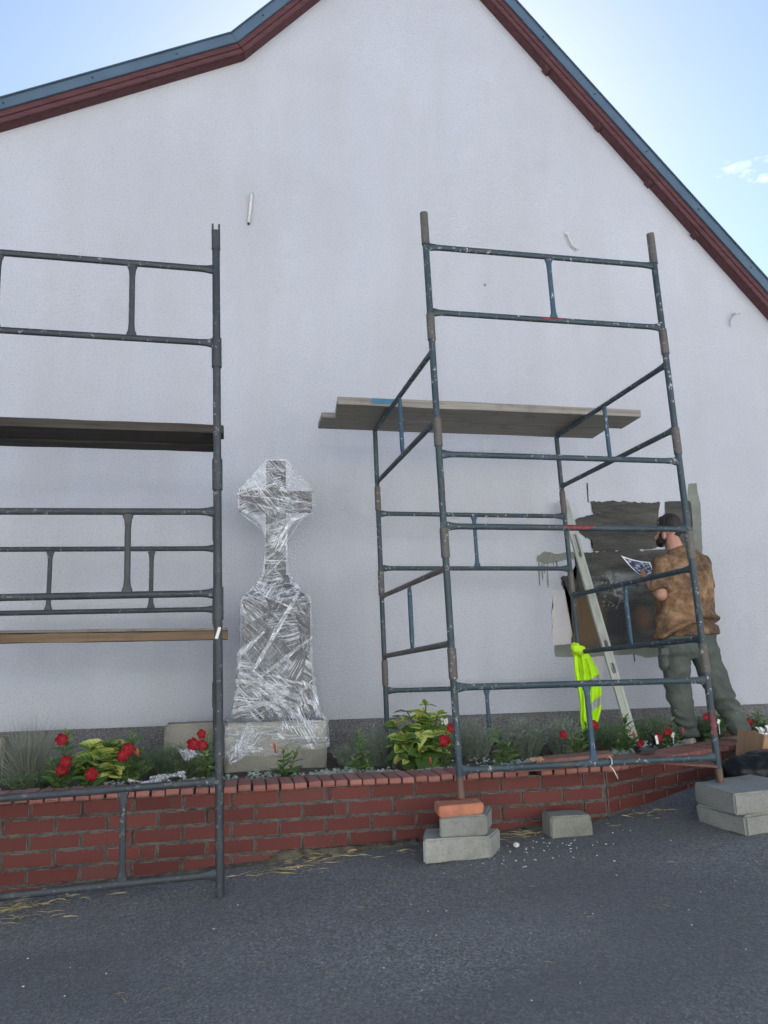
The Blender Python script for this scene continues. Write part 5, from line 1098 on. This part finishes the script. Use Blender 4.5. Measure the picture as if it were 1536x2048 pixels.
for a_, e in ((AnL, 0), (AnR, 1)):
    m = MB(); z0 = soil_z(a_.x, a_.y); hl = V(a_.x+.012, a_.y-.045, z0); tw = V(a_.x-.05, a_.y+.185, z0); dd = (tw-hl).normalized(); sd = V(dd.y, -dd.x, 0)
    def ft(f, w_, h_): c = hl.lerp(tw, f); return [c+sd*w_*math.cos(t_)+V(0, 0, h_/2+h_/2*math.sin(t_)) for t_ in [2*math.pi*k_/14 for k_ in range(14)]]
    m.loft([ft(0, .020, .06), ft(.04, .034, .085), ft(.2, .040, .095), ft(.4, .041, .09), ft(.65, .046, .07), ft(.88, .042, .055), ft(1, .022, .035)]); s_ = m.build('shoe', SHOE, person, smooth=True)
    m = MB(); m.loft([[p-V(0, 0, 0.004) for p in [V(q.x, q.y, z0+.001) for q in ft(f, w_, .02)][:7]]+[V(q.x, q.y, z0+.016) for q in ft(f, w_, .02)][:7][::-1] for f, w_ in ((-.02, .024), (.04, .037), (.4, .043), (.7, .049), (.9, .044), (1.02, .024))]); m.build('sole', CHIP, s_)
m = MB(); wd_ = (HLp-WLt).normalized(); wc = WLt-wd_*.012; m.tube([wc-wd_*.011, wc+wd_*.011], .035, 14); wt = m.build('wristwatch', BLACKP, person, smooth=False)
m = MB(); m.box(wc+V(-.026, -.026, .006), (.022, .022, .034), Euler((0, 0, .78)).to_matrix()); m.build('watch_case', BLACKP, wt, bevel=.004)
# the print
cA, cB, cC, cD = PX(1242, 1111, 5.30), PX(1300, 1124, 5.45), PX(1312, 1142, 5.34), PX(1281, 1150, 5.315)
m = MB(); m.uv = []; n_ = 12
for i in range(n_+1):
    for j in range(n_+1):
        u, v_ = i/n_, j/n_; p = cA.lerp(cB, u).lerp(cD.lerp(cC, u), v_)+V(0, 0, -.016*math.sin(math.pi*v_)-.010*math.sin(math.pi*u)); m.v.append(p); m.uv.append((u, v_))
m.f = [(i*(n_+1)+j, (i+1)*(n_+1)+j, (i+1)*(n_+1)+j+1, i*(n_+1)+j+1) for i in range(n_) for j in range(n_)]; m.mi = [0]*len(m.f)
tag(m.build('paper_print', PAPER, None, smooth=True, origin=cD), 'white-bordered black and white print in the painter\'s left hand', 'paper')

# ------------------------------------------------------------------ things lying about
def board(name, label, px4, z0, th_, mat, seed, cat='board'):
    q = [PZ(x, y, z0+th_) for x, y in px4]; m = MB(); m.add([V(p.x, p.y, z0) for p in q]+[V(p.x, p.y, z0+th_) for p in q], [(3, 2, 1, 0), (4, 5, 6, 7), (0, 1, 5, 4), (1, 2, 6, 5), (2, 3, 7, 6), (3, 0, 4, 7)])
    c = sum(q, V(0, 0, 0))/4; return tag(m.build(name, mat, None, bevel=.002, origin=(c.x, c.y, z0)), label, cat)
board('wood_board', 'reddish brown board offcut on the coping, topmost, behind the lower rail', [(1072, 1521), (1226, 1507), (1218, 1500), (1062, 1514)], 0.5825, 0.020, WOOD_R, 1)
board('wood_board', 'long thin reddish board on the coping beneath the brown offcut', [(1030, 1537), (1262, 1518), (1300, 1508), (1160, 1504), (1036, 1527)][0:1]+[(1285, 1517), (1262, 1507), (1040, 1526)], 0.5605, 0.021, WOOD_R, 2)
board('wood_board', 'thin reddish board end jutting over the coping edge below the right end of the rail', [(1318, 1523), (1436, 1531), (1424, 1520), (1330, 1515)], 0.5605, 0.013, WOOD_R, 3)
m = MB(); c = PZ(1069, 1521, 0.61); rs = random.Random(4)
for k_ in range(6): m.tube([c+V(.012*k_-.03, rs.uniform(-.02, .02), -.004), c+V(.012*k_-.02+rs.uniform(-.01, .01), rs.uniform(-.02, .02), .010), c+V(.012*k_, rs.uniform(-.02, .02), .0)], [.004, .008, .003], 6)
tag(m.build('bark_chip', simple('pale_wood', (.50, .34, .20), .8), None, origin=c-V(0, 0, .01)), 'pale splintered wood chip at the left end of the brown board', 'wood chip')
# black tool with a white label
c = PZ(1310, 1506, 0.57); tl = empty('trowel', V(c.x, c.y+.06, .56), 'black tool with a white label leaning among the red flowers', 'tool'); b = wloc(tl)
m = MB(); m.box(b+V(-.03, 0, .022), (.14, .06, .035), Euler((0, .05, .2)).to_matrix()); m.build('handle', BLACKP, tl, bevel=.012)
m = MB(); m.tube([b+V(.02, .01, .03), b+V(.045, .01, .07), b+V(.04, .01, .105), b+V(.015, .01, .125)], [(.012, .02), (.014, .024), (.012, .02), (.006, .012)], 10); hd_ = m.build('head', BLACKP, tl, smooth=True)
m = MB(); m.box(b+V(.044, -.017, .082), (.016, .004, .050), Euler((0, -.15, 0)).to_matrix()); m.build('label_strip', TISSUE, hd_)
# string on the rail
q = P(1222, 1523, YF-0.018); st_ = MB(); st_.tube([q+V(-.003, .034, .010), q+V(0, .012, .024), q+V(.003, -.004, .012), q+V(.003, -.005, -.012), q+V(-.002, .010, -.024), q+V(.006, -.002, -.036), q+V(.016, -.006, -.058), q+V(.028, -.006, -.085)], .0028, 6)
tag(st_.build('string_tie', WHITET, None, smooth=True, origin=q), 'white string knotted round the lower front rail', 'string')
# cardboard box and black bag on the right
bag = MB(); bc = V(3.06, 4.14, 0.37)
for k_, (dx, dy, dz, rx_, ry_, rz_) in enumerate(((0.02, 0, .10, .24, .15, .12), (-.13, .02, .105, .12, .12, .085), (.18, 0, .06, .2, .16, .10), (-.03, .02, .03, .26, .16, .07))): bag.ball(bc+V(dx, dy, dz), (rx_, ry_, rz_), 14)
bz = g(bc.x, bc.y)
bg_ = remesh(bag, .012, 'garbage_bag', BAG, None, 4, lambda p, n_: .012*noise.noise(p*16)+.007*abs(noise.noise(V(p.x*30, p.y*30, p.z*60))), base=V(bc.x, bc.y, bz)); bg_.location = (bc.x, bc.y, bz)
for v in bg_.data.vertices: v.co.z = max(v.co.z, .002)
tag(bg_, 'shiny black plastic bag at the right edge beneath the cardboard box', 'bag')
rotb = Euler((0.04, 0.20, -0.12)).to_matrix(); bx = empty('cardboard_box', V(3.37, 4.35, .47), 'open brown cardboard box with white paper in it, resting on the black bag', 'box'); b = V(3.37, 4.35, .545)
W2, D2_, H2 = .46, .30, .165
for (off, dm) in (((0, -D2_/2, 0), (W2, .005, H2)), ((0, D2_/2, 0), (W2, .005, H2)), ((-W2/2, 0, 0), (.005, D2_-.006, H2)), ((W2/2, 0, 0), (.005, D2_-.006, H2))): m = MB(); m.box(b+rotb @ V(*off), dm, rotb); m.build('side_panel', CARD, bx)
m = MB(); m.box(b+rotb @ V(0, 0, -H2/2), (W2-.01, D2_-.01, .005), rotb); m.build('bottom_panel', CARD, bx)
def tissue(label, c, s_, seed):
    m = MB(); rs = random.Random(seed); n_ = 12
    for i in range(n_+1):
        for j in range(n_+1):
            u, v_ = i/n_-.5, j/n_-.5; f = noise.noise_vector(V(u*3+seed, v_*3, seed)); m.v.append(c+V((u*.8+f.x*.5)*s_, (v_*.6+f.y*.5)*s_, (.45+v_*.5+f.z*.6)*s_))
    m.f = [(i*(n_+1)+j, (i+1)*(n_+1)+j, (i+1)*(n_+1)+j+1, i*(n_+1)+j+1) for i in range(n_) for j in range(n_)]; m.mi = [0]*len(m.f); return tag(m.build('tissue', TISSUE, None, smooth=True, origin=c), label, 'tissue')
tissue('crumpled white tissue at the left corner of the cardboard box', V(3.19, 4.30, .645), .06, 2); tissue('white tissue tip sticking up out of the cardboard box', V(3.30, 4.36, .645), .07, 5)
for i, (px_, py_, Y_, lab) in enumerate(((1346, 1470, 4.80, 'small white plant tag beside the bloom by the painter\'s shoe'), (1437, 1443, 4.93, 'small white plant tag behind the red-marked upright'))):
    q = P(px_, py_, Y_); m = MB(); m.box(q, (.024, .002, .030), Euler((.1, .3, .2)).to_matrix()); m.box(q-V(0, 0, .05), (.004, .0015, .075)); tag(m.build('plant_tag', TISSUE, None, origin=V(q.x, q.y, soil_z(q.x, q.y))), lab, 'plant tag')
# straw and chips on the asphalt
m = MB(); rs = random.Random(21)
def blade(m, x, y, L_, a, w_, lift=.003):
    p = V(x, y, g(x, y)+lift); d = V(math.cos(a), math.sin(a), rs.uniform(-.03, .12)); s_ = V(-d.y, d.x, 0)*w_; mid = p+d*L_*.5+V(0, 0, L_*.06)+s_*rs.uniform(-2, 2); e = p+d*L_; e.z = max(e.z, g(e.x, e.y)+.002); mid.z = max(mid.z, g(mid.x, mid.y)+.003)
    m.add([p-s_, p+s_, mid+s_+V(0, 0, .001), e, mid-s_+V(0, 0, .001), p+V(0, 0, .0015), e+V(0, 0, .0015)], [(0, 1, 2, 4), (4, 2, 3), (0, 4, 5), (5, 4, 6), (1, 5, 6, 2)])
for k_ in range(300):
    x = rs.uniform(-1.5, 2.0); y = YB-.09-abs(rs.gauss(0, .05))-(0.05 if x < .3 else 0)
    dens = .25+noise.noise(V(x*2.5, 0, 0))*.6+(0.5 if -1.3 < x < -.7 else 0)+(0.35 if .1 < x < .9 else 0)
    if rs.random() < dens: blade(m, x, y, rs.uniform(.02, .10), rs.gauss(0.05, .5)+rs.choice([0, math.pi]), rs.uniform(.0012, .0026))
for cx, cy, n_ in ((P(40, 1790, 3.95).x, 3.85, 45), (P(640, 1715, 4.0).x, 3.985, 40), (P(60, 1810, 3.7).x, 3.7, 16), (2.25, 4.02, 25), (1.45, 3.95, 14)):
    for k_ in range(n_): blade(m, rs.gauss(cx, .10), min(rs.gauss(cy, .035), YB-.03 if cx < 2 else 9), rs.uniform(.02, .09), rs.gauss(.1, .6)+rs.choice([0, math.pi]), rs.uniform(.0012, .0026), rs.uniform(.003, .018))
for k_ in range(60): blade(m, rs.uniform(-1.2, 2.4), rs.uniform(2.6, 3.9), rs.uniform(.012, .045), rs.uniform(0, 6.28), rs.uniform(.0008, .0018))
tag(m.build('straw_litter', STRAW), 'scattered yellow straw along the foot of the brick wall', 'straw', kind='stuff')
m = MB()
for k_ in range(120):
    if k_ < 60: x, y = rs.gauss(1.42, .22), rs.gauss(3.72, .13)
    else: x, y = rs.uniform(-1.2, 3.2), rs.uniform(2.3, 3.95)
    s_ = rs.uniform(.002, .007)*(1.0 if k_ > 20 else 1.3); a = rs.uniform(0, 6); c = V(x, y, g(x, y)+.0035); m.loft([[c+V(math.cos(a+q*2.1)*s_*rs.uniform(.6, 1.3), math.sin(a+q*2.1)*s_*rs.uniform(.5, 1.2), 0) for q in range(3)], [c+V(math.cos(a+q*2.1)*s_*.7, math.sin(a+q*2.1)*s_*.6, .003) for q in range(3)]])
tag(m.build('paint_chips', CHIP), 'white mortar and paint crumbs strewn over the asphalt', 'crumbs', kind='stuff')
c = PZ(708, 1704, g(.6, 3.98)); m = MB(); m.tube([c+V(-.035, -.012, .006), c+V(-.01, -.005, .012), c+V(.02, .006, .012), c+V(.038, .016, .006)], [(.003, .004), (.006, .014), (.006, .014), (.003, .004)], 8)
tag(m.build('wood_chip', simple('chip_orange', (.42, .26, .15), .85), None, smooth=True, origin=c), 'pale orange wood chip lying by the foot of the brick wall', 'wood chip')
c = PZ(755, 1846, g(.52, 3.0)); m = MB(); m.tube([c+V(-.035, -.012, .005), c+V(-.022, .004, .008), c+V(.0, .004, .006), c+V(.018, .010, .008), c+V(.022, .022, .006)], [.0025, .0035, .003, .0035, .002], 6)
tag(m.build('twig', STRAW, None, smooth=True, origin=c), 'bent yellow twig lying alone on the open asphalt', 'twig')
c = PZ(1033, 1694, g(1.45, 3.75)); m = MB(); m.ball(c+V(0, 0, .010), (.018, .012, .013), 6); tag(m.build('mortar_lump', CHIP, None, origin=c), 'white mortar lump on the asphalt right of the block stack', 'mortar lump')
